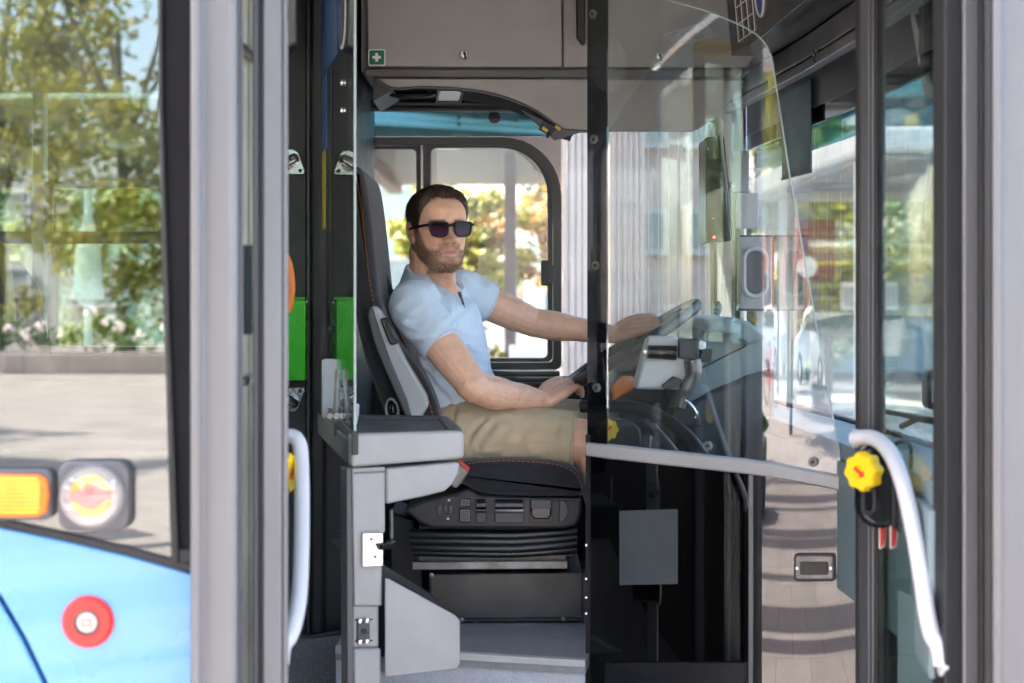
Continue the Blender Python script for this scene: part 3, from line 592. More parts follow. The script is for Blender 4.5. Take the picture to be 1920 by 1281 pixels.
# ------------------------------------------------------------------ moulded half partition with tray, latch and pocket
pt = T('half_partition', 'moulded grey half partition with tray and pocket left of the driver', 'partition', P(700, 1281, 3.25))
A0 = Vector((-.3325, 3.25, 0)); A1 = Vector(((870-960)/F*3.36, 3.36, 0)); PU = (A1-A0).normalized(); PL = (A1-A0).length; PN = Vector((PU.y, -PU.x, 0))   # PN to camera
def dpt(px):      # distance of the partition's front plane along a column of the photograph
    s = (px-960)/F; return (A0.y-A0.x*PU.y/PU.x)/(1-s*PU.y/PU.x)
def Q(px, py, back=0):
    d = dpt(px); p = P(px, py, d); return p-PN*back
def qp(name, pts, th, m, back=0, bev=.004, parent=None, seg=3): return O(name, B().poly([Q(x, y, back) for x, y in pts], -PN*th), M[m] if isinstance(m, str) else m, parent or pt, bev, seg=seg)
zt = Q(700, 812).z
# tray: front apron, side apron along the screen, recessed top
qp('tray_front', [(660, 814), (868, 808), (872, 818), (871, 860), (660, 877)], .03, 'grey', 0, .008)
tb = [A0-PN*.03+PU*.004, A0-PN*.03+PU*(PL-.004), A0-PN*.03+PU*(PL-.03)+Vector((-.02, .34, 0)), Vector((FX+.09, 3.76, 0)), Vector((NX-.085, 3.66, 0))]
O('tray_top', B().poly([v+Vector((0, 0, zt-.02)) for v in tb], (0, 0, .012)), M['darkgrey'], pt, .004)
for i, j in ((1, 2), (2, 3), (3, 4)):
    a, b_ = tb[i], tb[j]; n_ = (b_-a).normalized(); q = Vector((n_.y, -n_.x, 0))*.012
    O('tray_rim', B().poly([a+q+Vector((0, 0, zt-.045)), b_+q+Vector((0, 0, zt-.045)), b_-q+Vector((0, 0, zt-.045)), a-q+Vector((0, 0, zt-.045))], (0, 0, .047)), M['darkgrey'], pt, .006)
O('side_apron', B().poly([scr(.012, -.347, -.012), scr(SL-.02, -.347, -.012), scr(SL-.02, -.29, -.012), scr(.012, -.29, -.012)], SV*.03), M['darkgrey'], pt, .004)
qp('post', [(664, 879), (726, 876), (726, 999), (720, 1002), (720, 1062), (720, 1138), (668, 1138)], .05, 'grey', .010, .006)
qp('post_recess', [(669, 1139), (718, 1139), (718, 1217), (669, 1219)], .04, 'grey', .022, .004)
qp('post_foot', [(667, 1219), (718, 1217), (719, 1500), (668, 1500)], .05, 'grey', .008, .006)
qp('post_side', [(655, 880), (664, 879), (668, 1138), (669, 1500), (657, 1500)], .04, 'alu_dark', .016, .002)
qp('bulge', [(726.5, 879), (864, 867), (862, 890), (852, 908), (836, 922), (800, 931), (726.5, 946)], .06, 'grey', .004, .006)
qp('apron_groove', [(667, 886), (726, 883), (726, 887), (667, 890)], .004, 'alu_light', .007, .001)
lp = qp('latch_plate', [(680, 1000), (718, 999), (718, 1061), (680, 1063)], .006, 'chrome', -.001, .001)
for x, y in ((696, 1011), (703, 1044)): O('screw', B().lathe([(.0035, 0), (.003, .002), (.001, .002)], Q(x, y, -.0012), PN, 10), M['metal_bar'], lp)
O('latch_slot', B().poly([Q(x, y, -.0016) for x, y in ((703, 1019), (719, 1017), (719, 1032), (708, 1030))], -PN*.002), M['black'], lp)
O('latch_pin', B().tube([Q(712, 1026, -.002), Q(722, 1025, .01), Q(740, 1024, .03), Q(750, 1024, .035)], [.006, .007, .010, .008], 10), M['gloss'], pt)
hg = qp('striker', [(675, 1164), (698, 1162), (698, 1208), (675, 1210)], .008, 'darkgrey', .013, .002)
for x, y in ((680, 1167), (693, 1166), (680, 1206), (693, 1205)): O('screw', B().lathe([(.0055, 0), (.005, .003), (.001, .004)], Q(x, y, .0125), PN, 12), M['chrome'], hg)
O('striker_bolt', B().lathe([(.006, 0), (.006, .004), (.003, .004), (.003, .001)], Q(686, 1186, .0125), PN, 12), M['black'], hg)
for y in (1166, 1206): O('slot', B().poly([Q(672, y-1.5, .0215), Q(706, y-2.5, .0215), Q(706, y+.5, .0215), Q(672, y+1.5, .0215)], -PN*.002), M['black'], hg)
# pocket: front skin, bottom, end and dark inside
qp('pocket_front', [(719, 1083), (726, 1084), (850, 1152), (859, 1162), (859, 1243), (850, 1253), (726, 1267), (719, 1266)], .006, 'grey', -.012, .003)
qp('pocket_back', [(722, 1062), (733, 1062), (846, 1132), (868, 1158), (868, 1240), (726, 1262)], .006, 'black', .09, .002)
O('pocket_base', B().poly([Q(719, 1266, -.010), Q(726, 1266, -.010), Q(850, 1252, -.010), Q(850, 1240, .09), Q(726, 1255, .09)], (0, 0, .005)), M['grey'], pt)
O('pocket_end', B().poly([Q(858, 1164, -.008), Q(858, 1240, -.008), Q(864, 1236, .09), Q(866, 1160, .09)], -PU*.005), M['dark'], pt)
O('inner_link', B().tube([P(734, 955, 3.5), P(734, 1010, 3.5)], .004, 8), M['metal_bar'], pt); O('inner_bracket', B().poly([P(x, y, 3.9) for x, y in ((618, 1008), (664, 1003), (664, 1038), (634, 1036), (618, 1014))], (0, .06, 0)), M['dark'], pt, .003)
O('door_stop', B().lathe([(.010, 0), (.012, .004), (.012, .010), (.008, .014), (.001, .015)], P(652, 1053, 3.6), (-1, -.4, 0), 16), M['chrome'], pt)

# ------------------------------------------------------------------ driver platform
pf = T('driver_platform', 'raised grey driver platform with pale speckled riser', 'platform', (0, 4.2, FL))
ZP = ZC-.83
edge = [(-.42, 3.72), (-.20, 3.675), (.0, 3.62), (.168, 3.58)]
O('deck', B().poly([(x, y, ZP-.03) for x, y in edge+[(.19, 3.72), (.62, 3.72), (.66, 4.95), (-.43, 4.95)]], (0, 0, .03)), M['floor'], pf)
O('riser', B().poly([(x, y+.012, FL) for x, y in edge+[(.168, 4.0), (-.42, 4.0)]], (0, 0, ZP-.032-FL)), M['specklight'], pf)
O('nosing', B().loft([[(x, y-.004, ZP-.014), (x, y+.02, ZP-.014), (x, y+.02, ZP+.003), (x, y-.004, ZP+.003)] for x, y in edge]), mat('pale_nosing', (.52, .52, .50), .5), pf, .002)

# ------------------------------------------------------------------ driver seat
SY0, SY1 = 3.99, 4.49
st = T('driver_chair', 'black fabric suspension driver seat with orange stitching and grey armrest', 'driver seat', P(950, 1165, 4.2))
def seatp(name, pts, d, th, m, bev=.004, seg=2, n=0): 
    q = [P(x, y, d) for x, y in pts]
    if n: q = smoothpts(q+[q[0]], n)[:-1]
    return O(name, B().poly(q, (0, th, 0)), M[m], st, bev, seg=seg)
back = [(650, 345), (660, 318), (672, 312), (683, 330), (692, 380), (700, 450), (707, 520), (716, 576), (745, 640), (785, 690), (810, 735), (824, 780), (826, 840), (745, 845), (722, 780), (700, 720), (680, 660), (666, 590), (657, 500), (650, 400)]
# rounded sides: the profile shrinks towards its two faces
def pillow(name, pts, y0, y1, edge, m, n=3):
    q = [Vector((P(x, 0, SY0).x, 0, P(0, y, SY0).z)) for x, y in pts]; q = smoothpts(q+[q[0]], n)[:-1]
    cx = sum((v for v in q), Vector())/len(q); N = []
    k = len(q)
    for i in range(k):
        t = (q[(i+1) % k]-q[i-1]).normalized(); N.append(Vector((t.z, 0, -t.x)))
    area = sum(q[i].x*q[(i+1) % k].z-q[(i+1) % k].x*q[i].z for i in range(k))
    sg_ = 1 if area > 0 else -1
    rings = []
    for f in (0, .15, .4, .7, 1): 
        a = f*math.pi/2; rings.append([q[i]-N[i]*sg_*edge*(1-math.sin(a))+Vector((0, y0+edge*(1-math.cos(a)), 0)) for i in range(k)])
    for f in (1, .7, .4, .15, 0):
        a = f*math.pi/2; rings.append([q[i]-N[i]*sg_*edge*(1-math.sin(a))+Vector((0, y1-edge*(1-math.cos(a)), 0)) for i in range(k)])
    return O(name, B().loft(rings), M[m], st, ang=60)
pillow('backrest', back, SY0, SY1, .022, 'fabric')
def dashes(pts, d, r=.0011, dash=.008, gap=.0045):
    q = smoothpts([P(x, y, d) for x, y in pts], 10); b = B(); acc = 0; on = True; cur = [q[0]]
    L = [0]
    for i in range(1, len(q)): L.append(L[-1]+(q[i]-q[i-1]).length)
    s = 0
    def at(t):
        for i in range(1, len(q)):
            if L[i] >= t: return q[i-1].lerp(q[i], (t-L[i-1])/max(L[i]-L[i-1], 1e-6))
        return q[-1]
    while s < L[-1]:
        b.tube([at(s), at(min(s+dash, L[-1]))], r, 5); s += dash+gap
    return O('stitching', b, M['stitch'], st)
dashes([(668, 332), (676, 380), (683, 440), (692, 520), (703, 578)], SY0-.002)
dashes([(742, 650), (775, 695), (800, 740), (812, 782), (815, 800)], SY0-.002)
cush = [(845, 880), (866, 866), (900, 861), (960, 859), (1030, 864), (1070, 873), (1090, 888), (1098, 910), (1098, 927), (1060, 930), (960, 929), (900, 924), (870, 908), (848, 900)]
pillow('cushion', cush, SY0-.02, SY1, .02, 'fabric')
dashes([(868, 872), (900, 866), (960, 864), (1030, 869), (1066, 879), (1085, 896), (1092, 920)], SY0-.022)
seatp('side_cover', [(757, 955), (800, 936), (850, 927), (876, 916), (900, 929), (960, 934), (1090, 935), (1090, 962), (1082, 985), (1060, 992), (810, 991), (785, 980)], 3.955, .5, 'dark', .008, 3)
seatp('cover_line', [(830, 933), (1085, 936), (1085, 937.6), (830, 934.6)], 3.952, .004, 'darkgrey', 0)
# control cluster on the side cover
dC = 3.953
def ctl(name, pts, th, m, bev=.002, out=.0): return seatp(name, pts, dC-out, th, m, bev)
ctl('switch_dial', [(835+18*math.cos(a), 957+22*math.sin(a)) for a in [2*math.pi*i/28 for i in range(28)]], .004, 'black', 0, .001)
ctl('slider', rr(821, 948, 828, 966, 2), .006, 'darkgrey', .001, .003); ctl('slider', rr(833, 947, 838, 967, 2), .008, 'gloss', .001, .005); ctl('slider', rr(842, 948, 849, 965, 2), .006, 'gloss', .001, .003)
for x, y in ((842, 938), (840, 973)): ctl('symbol', rr(x-2.5, y-2, x+2.5, y+2, 1), .001, 'whiteplas', 0, .0015)
ctl('rocker_switch', rr(862, 935, 883, 950, 3), .010, 'gloss', .002, .006); ctl('rocker_switch', rr(861, 954, 883, 980, 3), .010, 'gloss', .002, .006)
for y in (939, 943, 960, 966): ctl('rocker_mark', rr(866, y, 879, y+2.4, 1), .001, 'darkgrey', 0, .0072)
def lever(x0, x1, big):
    ctl('lever_well', rr(x0, 936, x1, 981, 3), .004, 'black', .001, .001); ctl('well_floor', rr(x0+3, 962, x1-3, 979, 2), .002, 'darkgrey', 0, .0025)
    a, b_ = P(x0+2, 947, dC-.008), P(x1-2, 947, dC-.008)
    O('lever', B().tube([a, b_], .014, 14), M['gloss'], st)
    O('lever_lip', B().tube([P(x0+2, 957, dC-.012), P(x1-2, 957, dC-.012)], .0062, 10), M['metal_bar'] if big else M['gloss'], st)
lever(892, 913, False); lever(927, 983, True)
ctl('lever_well', rr(993, 936, 1036, 980, 3), .004, 'black', .001, .001); ctl('flap', [(995, 938), (1034, 938), (1034, 966), (1028, 974), (1002, 974), (995, 966)], .02, 'gloss', .004, .016); ctl('flap_top', rr(996, 938, 1033, 954, 2), .004, 'darkgrey', .001, .0175)
ctl('end_knob', [(1048, 938), (1056, 938), (1064, 946), (1067, 958), (1064, 970), (1056, 979), (1048, 979)], .012, 'darkgrey', .003, .008)
# suspension bellows, bar and plinth
for i, (ya, yb, yc) in enumerate(((1004, 1006, 998), (1016, 1018, 1010), (1028, 1031, 1021), (1038, 1041, 1033))):
    q = smoothpts([P(768+i*2, ya, 3.985), P(860, yb-1, 3.978), P(960, yb, 3.978), P(1030, (yb+yc)/2, 3.982), P(1082, yc, 3.988)], 5)
    O('bellows_fold', B().tube([v+Vector((0, .020, 0)) for v in q], .0135 if i < 3 else .010, 12), M['bellows'], st)
seatp('bellows_core', [(785, 985), (1080, 985), (1078, 1046), (790, 1048)], 4.02, .42, 'black')
seatp('mount_plate', [(785, 1042), (1062, 1040), (1062, 1053), (785, 1053)], 4.0, .4, 'metal_dark', .002)
for x in (822, 903, 975): O('plate_hole', B().lathe([(.003, 0), (.003, .001), (.0005, .0012)], P(x, 1047, 3.9995), n=8), M['black'], st)
seatp('cross_bar', [(773, 1054), (1064, 1052), (1064, 1067), (773, 1069)], 3.985, .04, 'metal_bar', .002)
pl_ = seatp('plinth', [(806, 1076), (1093, 1073), (1093, 1160), (806, 1164)], 4.01, .40, 'metal_dark', .004)
seatp('plinth_foot', [(806, 1161.5), (1094, 1158.5), (1094, 1165), (806, 1167)], 3.995, .05, 'black', .001)
for x, y in ((866, 1162), (1056, 1160), (809, 1078)): O('bolt', B().lathe([(.006, 0), (.006, .005), (.003, .006)], P(x, y, 3.99), n=6), M['metal_bar'], pl_)
seatp('seat_foot', [(730, 960), (775, 975), (790, 1050), (800, 1165), (735, 1165)], 4.15, .25, 'black')
# armrest folded up, belt guide, recliner knob
seatp('armrest', [(689, 592), (693, 578), (703, 573), (714, 583), (735, 627), (765, 683), (800, 742), (804, 760), (790, 783), (776, 791), (764, 790), (748, 752), (722, 695), (700, 640)], 3.93, .055, 'grey', .012, 3)
seatp('armrest_side', [(689, 592), (693, 578), (699, 576), (712, 620), (735, 682), (764, 750), (774, 790), (764, 790), (748, 752), (722, 695), (700, 640)], 3.926, .03, 'darkgrey', .004)
seatp('belt_guide', [(712, 598), (726, 595), (748, 636), (746, 645), (733, 648), (728, 640)], 3.918, .02, 'black', .004)
seatp('guide_slot', [(721, 603), (727, 601), (744, 634), (739, 638)], 3.913, .008, 'metal_dark', .003)
O('knob_ring', B().tube([P(735+11*math.cos(a)+2*math.sin(a), 768+20*math.sin(a), 3.955) for a in [2*math.pi*i/20 for i in range(20)]], .004, 8, True), M['metal_bar'], st)
O('recliner_knob', B().ell(P(737, 768, 3.96), (.012, .02, .022)), M['gloss'], st)
seatp('belt_anchor', [(699, 446), (712, 462), (714, 470), (702, 478), (697, 470)], 4.30, .04, 'tealdark', .004)
bl = T('seat_belt', 'dark green-grey seat belt strap running down behind the shoulder', 'seat belt', P(738, 545, 4.3))
O('strap', B().loft([[P(x-5, y+2, d), P(x+5, y-2, d), P(x+5, y-2, d+.004), P(x-5, y+2, d+.004)] for x, y, d in ((704, 470, 4.32), (716, 505, 4.31), (728, 535, 4.30), (742, 570, 4.27))]), M['tealdark'], bl)
O('buckle_plate', B().poly([P(x, y, 4.31) for x, y in ((700, 462), (714, 458), (716, 470), (704, 478))], (0, .012, 0)), M['metal_dark'], bl, .002)
bu = T('belt_buckle', 'grey seat belt buckle with red button beside the cushion', 'buckle', P(862, 915, 3.93))
O('buckle_body', B().poly([P(x, y, 3.93) for x, y in ((860, 869), (880, 884), (866, 906), (856, 916), (846, 912))], (0, .022, 0)), M['metal_bar'], bu, .003)
O('release_button', B().poly([P(x, y, 3.926) for x, y in ((858, 866), (864, 865), (881, 878), (879, 886))], (0, .024, 0)), M['red'], bu, .002)

# ------------------------------------------------------------------ steering wheel, dashboard pod, devices
sw = T('steering_wheel', 'black steering wheel seen from its side behind the cabin glass', 'steering wheel', P(1185, 645, 4.30))
wc = P(1186, 646, 4.30); wa = (P(1290, 580, 4.3)-wc); wa.y = 0; Rw = .205; wa.normalize(); wb_ = Vector((0, 1, 0)); wa = (wa+Vector((0, .12, 0))).normalized(); wb_ = (wb_-wa*wb_.dot(wa)).normalized(); wn = wa.cross(wb_).normalized()
if wn.x > 0: wn = -wn
O('rim', B().tube([wc+(wa*math.cos(a)+wb_*math.sin(a))*Rw for a in [2*math.pi*i/56 for i in range(56)]], .0165, 12, True), M['black'], sw)
O('hub', B().lathe([(.075, -.045), (.078, -.02), (.060, -.005), (.001, -.003)], wc, wn, 24), M['darkgrey'], sw)
for a in (20, 160, 270): O('spoke', B().tube([wc-wn*.02+(wa*math.cos(R(a))+wb_*math.sin(R(a)))*.06, wc+(wa*math.cos(R(a))+wb_*math.sin(R(a)))*(Rw-.008)], [.016, .011], 8), M['black'], sw)
O('column', B().tube([wc-wn*.03, wc-wn*.36], [.042, .055], 16), M['dark'], sw)
O('column_stalk', B().tube([wc-wn*.08, wc-wn*.07-wb_*.17+wa*.04], [.008, .006], 8), M['black'], sw)
db = T('dashboard_pod', 'blue-grey instrument pod with a curved hood in front of the wheel', 'dashboard', P(1340, 800, 4.3))
podp = [(1288, 660), (1312, 622), (1340, 604), (1372, 600), (1400, 607), (1436, 640), (1452, 650), (1452, 905), (1270, 905), (1255, 800)]
O('pod_body', B().poly([P(x, y, 4.12) for x, y in podp], (0, .72, 0)), M['teal'], db, .015, seg=3)
O('hood', B().poly([P(x, y, 4.07) for x, y in ((1318, 622), (1342, 599), (1374, 595), (1404, 603), (1442, 637), (1400, 648), (1378, 628), (1345, 622))], (0, .70, 0)), M['teal'], db, .008)
O('pod_seam', B().tube([P(1316, 690, 4.115), P(1400, 648, 4.115)], .002, 6), M['dark'], db)
O('pod_lower', B().poly([P(x, y, 4.10) for x, y in ((1270, 770), (1330, 735), (1400, 705), (1453, 690), (1453, 1250), (1250, 1250))], (0, .76, 0)), M['tealdark'], db, .012)
O('pedal_box', B().box(.30, .70, 4.1, 4.93, ZP, ZP+.30), M['black'], db)
O('lever_panel', B().poly([P(x, y, 4.25) for x, y in ((1155, 700), (1200, 690), (1245, 720), (1270, 790), (1180, 800), (1145, 745))], (0, .3, 0)), M['dark'], db, .012)
O('orange_switch', B().poly([P(x, y, 4.1) for x, y in ((1148, 728), (1168, 706), (1190, 708), (1192, 728), (1150, 752))], (0, .05, 0)), M['orange'], db, .006)
O('dash_camera', B().ell(P(1345, 578, 4.6), (.014, .016, .022)), M['gloss'], db); O('camera_stalk', B().tube([P(1346, 590, 4.6), P(1347, 606, 4.6)], .006, 8), M['black'], db)
pr = T('ticket_printer', 'white ticket printer on a black swivel arm behind the cabin glass', 'ticket printer', P(1262, 780, 3.98))
O('printer_body', B().poly([P(x, y, 3.93) for x, y in ((1216, 634), (1326, 640), (1322, 662), (1304, 732), (1190, 730), (1206, 668))], (0, .10, 0)), M['whiteplas'], pr, .008)
O('printer_top', B().poly([P(x, y, 3.925) for x, y in ((1216, 630), (1270, 630), (1275, 652), (1212, 651))], (0, .03, 0)), M['greylight'], pr, .004)
O('roll_cover', B().tube([P(1214, 660, 3.92), P(1268, 662, 3.92)], [.017, .019], 12), M['gloss'], pr); O('cover_screw', B().lathe([(.006, 0), (.005, .003), (.001, .004)], P(1210, 660, 3.905), n=12), M['chrome'], pr)
O('screen_block', B().poly([P(x, y, 3.915) for x, y in ((1272, 636), (1312, 636), (1310, 676), (1272, 672))], (0, .05, 0)), M['darkgrey'], pr, .004)
O('side_tab', B().poly([P(x, y, 3.93) for x, y in ((1302, 654), (1337, 654), (1333, 680), (1300, 680))], (0, .03, 0)), M['metal_dark'], pr, .002)
O('swivel_arm', B().tube(smoothpts([P(1298, 675, 3.92), P(1300, 700, 3.92), P(1286, 735, 3.92), P(1277, 765, 3.92)], 5), [.022]*6+[.019]*5+[.012]*5, 10), M['metal_bar'], pr)
O('lower_latch', B().poly([P(x, y, 3.91) for x, y in ((1240, 724), (1262, 706), (1280, 712), (1276, 724), (1248, 732))], (0, .02, 0)), M['metal_dark'], pr, .003)
O('cable', B().tube(smoothpts([P(1284, 750, 3.9), P(1296, 760, 3.9), P(1306, 776, 3.9), P(1303, 784, 3.9)], 5), .004, 8), M['chrome'], pr)
O('printer_foot', B().poly([P(x, y, 3.92) for x, y in ((1262, 765), (1310, 765), (1315, 800), (1255, 800))], (0, .08, 0)), M['dark'], pr, .004)
O('printer_stand', B().tube([P(1285, 795, 3.98), P(1290, 1150, 4.0)], .03, 12), M['black'], pr)
mo = T('cabin_monitor', 'tall black cabin monitor with red light on the front pillar', 'monitor', P(1345, 455, 4.25))
O('monitor_case', B().poly([P(x, y, 4.2) for x, y in ((1323, 258), (1348, 254), (1372, 448), (1370, 452), (1323, 456))], (0, .16, 0)), M['gloss'], mo, .003)
O('back_cover', B().poly([P(x, y, 4.22) for x, y in ((1348, 254), (1357, 256), (1378, 445), (1374, 450))], (0, .14, 0)), M['grey'], mo, .002)
O('monitor_seam', B().tube([P(1356, 256, 4.215), P(1377, 447, 4.215)], .002, 6), M['black'], mo)
for y in (279, 410): O('screw', B().lathe([(.004, 0), (.003, .002), (.001, .002)], P(1328+(y-279)*.07, y, 4.199), n=10), M['metal_bar'], mo)
O('status_light', B().ell(P(1339, 445, 4.198), (.003, .003, .003), 10, 6), emit('red_led', (1, .03, .03), 3), mo)
O('monitor_arm', B().tube([P(1362, 350, 4.36), P(1372, 350, 4.85)], .014, 10), M['black'], mo)
hs = T('ribbed_hose', 'thick black hose arching behind the cabin door rail', 'hose', P(1355, 990, 3.6))
O('hose_body', B().tube(smoothpts([P(1090, 762, 3.90), P(1160, 762, 3.86), P(1225, 775, 3.80), P(1285, 815, 3.74), P(1325, 868, 3.68), P(1348, 925, 3.64), P(1357, 978, 3.62)], 8), .0165, 12), M['black'], hs)
O('hose_end', B().tube([P(1357, 976, 3.62), P(1358, 996, 3.62)], [.019, .014], 10), M['metal_bar'], hs)
O('hose_strap', B().tube(smoothpts([P(1210, 790, 3.8), P(1262, 850, 3.78), P(1300, 920, 3.76), P(1325, 985, 3.75)], 6), .015, 8), M['dark'], hs)

# ------------------------------------------------------------------ curved cabin door
def cyv(x): u = x-.18; return 3.66-.90*u+.55*u*u
def cx(px):
    lo, hi = .02, .95
    for _ in range(40):
        m = (lo+hi)/2
        if 960+F*m/cyv(m) < px: lo = m
        else: hi = m
    return lo
def cn(x): s = -.90+1.1*(x-.18); return Vector((s, -1, 0)).normalized()
def CP(px, py, off=0): x = cx(px); y = cyv(x); return Vector((x, y, ZC+(HZ-py)/F*y))+cn(x)*off
cd = T('cabin_door', 'curved glass driver cabin door with grey rail and dark lower panel', 'cabin door', CP(1108, 1281)-Vector((0, 0, .3)))
RT = [(1100, 829), (1200, 840), (1275, 848), (1396, 861), (1460, 870), (1540, 885), (1600, 897)]
RB = [(1100, 854), (1200, 866), (1275, 874), (1396, 887), (1460, 896), (1540, 911), (1600, 924)]
TT = [(1100, -75), (1180, -40), (1250, 0), (1330, 22), (1395, 50), (1420, 66), (1436, 84), (1446, 106), (1451, 140), (1480, 330), (1530, 612), (1572, 840), (1580, 888)]
def curved(name, pxs, top, bot, th, m, off=0, parent=cd, bev=0):
    fr = [(CP(p, top(p), off), CP(p, bot(p), off)) for p in pxs]; bkk = [(CP(p, top(p), off-th), CP(p, bot(p), off-th)) for p in pxs]
    b = B(); b.loft([[a, c_, e, d_] for (a, c_), (d_, e) in zip(fr, bkk)]); return O(name, b, M[m] if isinstance(m, str) else m, parent, bev)
def rng(a, b_, n): return [a+(b_-a)*i/n for i in range(n+1)]
RTf, RBf, TTf = (lambda p: itp(RT, p)), (lambda p: itp(RB, p)), (lambda p: itp(TT, p))
gpx = sorted(set(rng(1138, 1400, 16)+[1410, 1418, 1425, 1432, 1438, 1442, 1446, 1449, 1451]+rng(1455, 1582, 20)))
curved('upper_glass', gpx, TTf, lambda p: max(RTf(p)+1, TTf(p)+1), .006, 'glass_cabin')
curved('printed_edge', [1101, 1120, 1137.5], TTf, lambda p: RTf(p)+1, .006, glass('black_print_glass', (.16, .16, .18), .10))
O('polished_edge', B().tube([CP(p, TTf(p), -.003) for p in rng(1101, 1250, 6)+[q for q in gpx if q > 1250]], .0018, 6), M['glass_edge'], cd)
curved('rail', rng(1103, 1606, 24), RTf, RBf, .03, 'grey', .012, bev=.004)
lowpx = rng(1108, 1404, 18)
curved('lower_panel', lowpx, lambda p: RBf(p)+2, lambda p: 1420, .008, 'glass_dark')
curved('lower_panel', rng(1414, 1606, 14), lambda p: RBf(p)+2, lambda p: 1420, .008, 'glass_dark')
curved('joint_strip', [1405, 1409, 1413], lambda p: RBf(p)+2, lambda p: 1420, .014, 'alu', .004)
curved('panel_edge', [1099, 1103, 1107], lambda p: RTf(p)-14, lambda p: 1420, .014, 'rubber', .002)
curved('lining', rng(1330, 1400, 6), lambda p: RBf(p)+6, lambda p: 1420, .02, 'black', -.03)
curved('paper_notice', rng(1162, 1271, 6), lambda p: 958-(p-1162)*.03, lambda p: 1097-(p-1162)*.02, .001, 'paperblue', .0015)
curved('kick_plate', rng(1140, 1400, 8), lambda p: 1242, lambda p: 1420, .012, 'black', .012)
for x, y in ((1113, 27), (1115, 262), (1118, 498), (1120, 727), (1328, 836), (1525, 866)):
    n_ = cn(cx(x)); bo = O('glass_bolt', B().lathe([(.0105, 0), (.0105, .004), (.009, .006), (.006, .006), (.005, .003), (.001, .003)], CP(x, y, .0005), n_, 20), M['metal_bar'], cd)
    O('bolt_socket', B().lathe([(.0038, .0), (.0038, .0065), (.001, .0065)], CP(x, y, .0005), n_, 8), M['dark'], bo)
for y in (1022, 1085, 1120, 1150): O('hinge_screw', B().lathe([(.005, 0), (.004, .004), (.001, .005)], CP(1102, y, .004), (-1, -.2, 0), 10), M['chrome'], cd)
def crect(name, x0, y0, x1, y1, r, th, off, m, parent): 
    pts = rr(x0, y0, x1, y1, r); f = [CP(x, y, off) for x, y in pts]; n_ = cn(cx((x0+x1)/2)); return O(name, B().poly(f, -n_*th), M[m], parent, .002)
hd = crect('flush_handle', 1490, 1037, 1567, 1089, 7, .012, .008, 'black', cd); crect('handle_bezel', 1493, 1041, 1563, 1085, 5, .004, .010, 'metal_bar', hd); crect('finger_pocket', 1502, 1052, 1554, 1076, 3, .004, .0125, 'black', hd)
for x in (1497, 1559): O('screw', B().lathe([(.0035, 0), (.003, .002), (.001, .002)], CP(x, 1064, .0125), cn(cx(x)), 10), M['chrome'], hd)
yk = T('panel_knob', 'yellow lobed knob on the black box behind the cabin door glass', 'knob', CP(1137, 805, -.1))
O('knob_box', B().poly([P(x, y, 3.84) for x, y in rr(1104, 788, 1203, 892, 30)], (0, .06, 0)), M['black'], yk, .006)
knob(yk, P(1137, 805, 3.838), (.1, -1, 0), .027, .018)

# passenger seats seen through the side glass
def pseat(x, label):
    t = T('passenger_seat', label, 'seat', (x, 3.55, FL), 'passenger seats behind the side glass')
    O('seat_back', B().poly([(x-.02, 3.35, ZC-.55), (x+.10, 3.35, ZC-.55), (x+.0, 3.35, ZC+.02), (x-.05, 3.35, ZC+.10), (x-.12, 3.35, ZC+.06)], (0, .42, 0)), mat('navy_seat_cloth', (.02, .03, .07), .8, bump=.3), t, .03, seg=3)
    O('seat_cushion', B().poly([(x, 3.35, ZC-.62), (x+.45, 3.35, ZC-.60), (x+.45, 3.35, ZC-.70), (x, 3.35, ZC-.72)], (0, .42, 0)), M['fabric'], t, .02)
    O('grab_handle', B().tube(smoothpts([(x-.10, 3.40, ZC+.02), (x-.12, 3.40, ZC+.13), (x-.06, 3.40, ZC+.17), (x+.02, 3.40, ZC+.10), (x+.04, 3.40, ZC-.05)], 5), .013, 10), M['yellowsign'], t)
    O('seat_leg', B().box(x+.12, x+.18, 3.5, 3.62, FL, ZC-.7), M['dark'], t)
pseat(-1.13, 'navy passenger seat with curved grab handle seen through the side glass')
pseat(-1.95, 'navy passenger seat one row further back behind the side glass')

# ------------------------------------------------------------------ the driver
def fuse(b, voxel, it=6, fac=.5):
    bmesh.ops.recalc_face_normals(b.bm, faces=b.bm.faces)
    me = bpy.data.meshes.new('tmp'); b.bm.to_mesh(me); b.bm.free()
    o = bpy.data.objects.new('tmp', me); COL.objects.link(o)
    m = o.modifiers.new('r', 'REMESH'); m.mode = 'VOXEL'; m.voxel_size = voxel; m.adaptivity = 0
    s = o.modifiers.new('s', 'SMOOTH'); s.factor = fac; s.iterations = it
    dg = bpy.context.evaluated_depsgraph_get(); dg.update()
    r = bpy.data.meshes.new_from_object(o.evaluated_get(dg)); bpy.data.objects.remove(o); bpy.data.meshes.remove(me); return r
def limb(b, pts, rad, n=18, sub=6):
    q = smoothpts(pts, sub); k = len(pts)-1; rs = []
    for i in range(len(q)):
        t = i/sub; a = min(int(t), k-1); f = t-a; f = f*f*(3-2*f); rs.append(rad[a]+(rad[a+1]-rad[a])*f)
    # rounded ends
    d0 = (q[0]-q[1]).normalized(); d1 = (q[-1]-q[-2]).normalized()
    pre = [(q[0]+d0*rs[0]*s, rs[0]*math.sqrt(max(1-s*s, .0004))) for s in (.98, .8, .5)]; post = [(q[-1]+d1*rs[-1]*s, rs[-1]*math.sqrt(max(1-s*s, .0004))) for s in (.5, .8, .98)]
    allp = pre+list(zip(q, rs))+post; b.tube([p for p, _ in allp], [r for _, r in allp], n)
HS = .955
HM = Matrix.Translation(P(821, 0, 4.20)*1.0) @ Matrix.Identity(4)
hc = Vector((P(821, 0, 4.2).x, 4.20, ZC+.180))
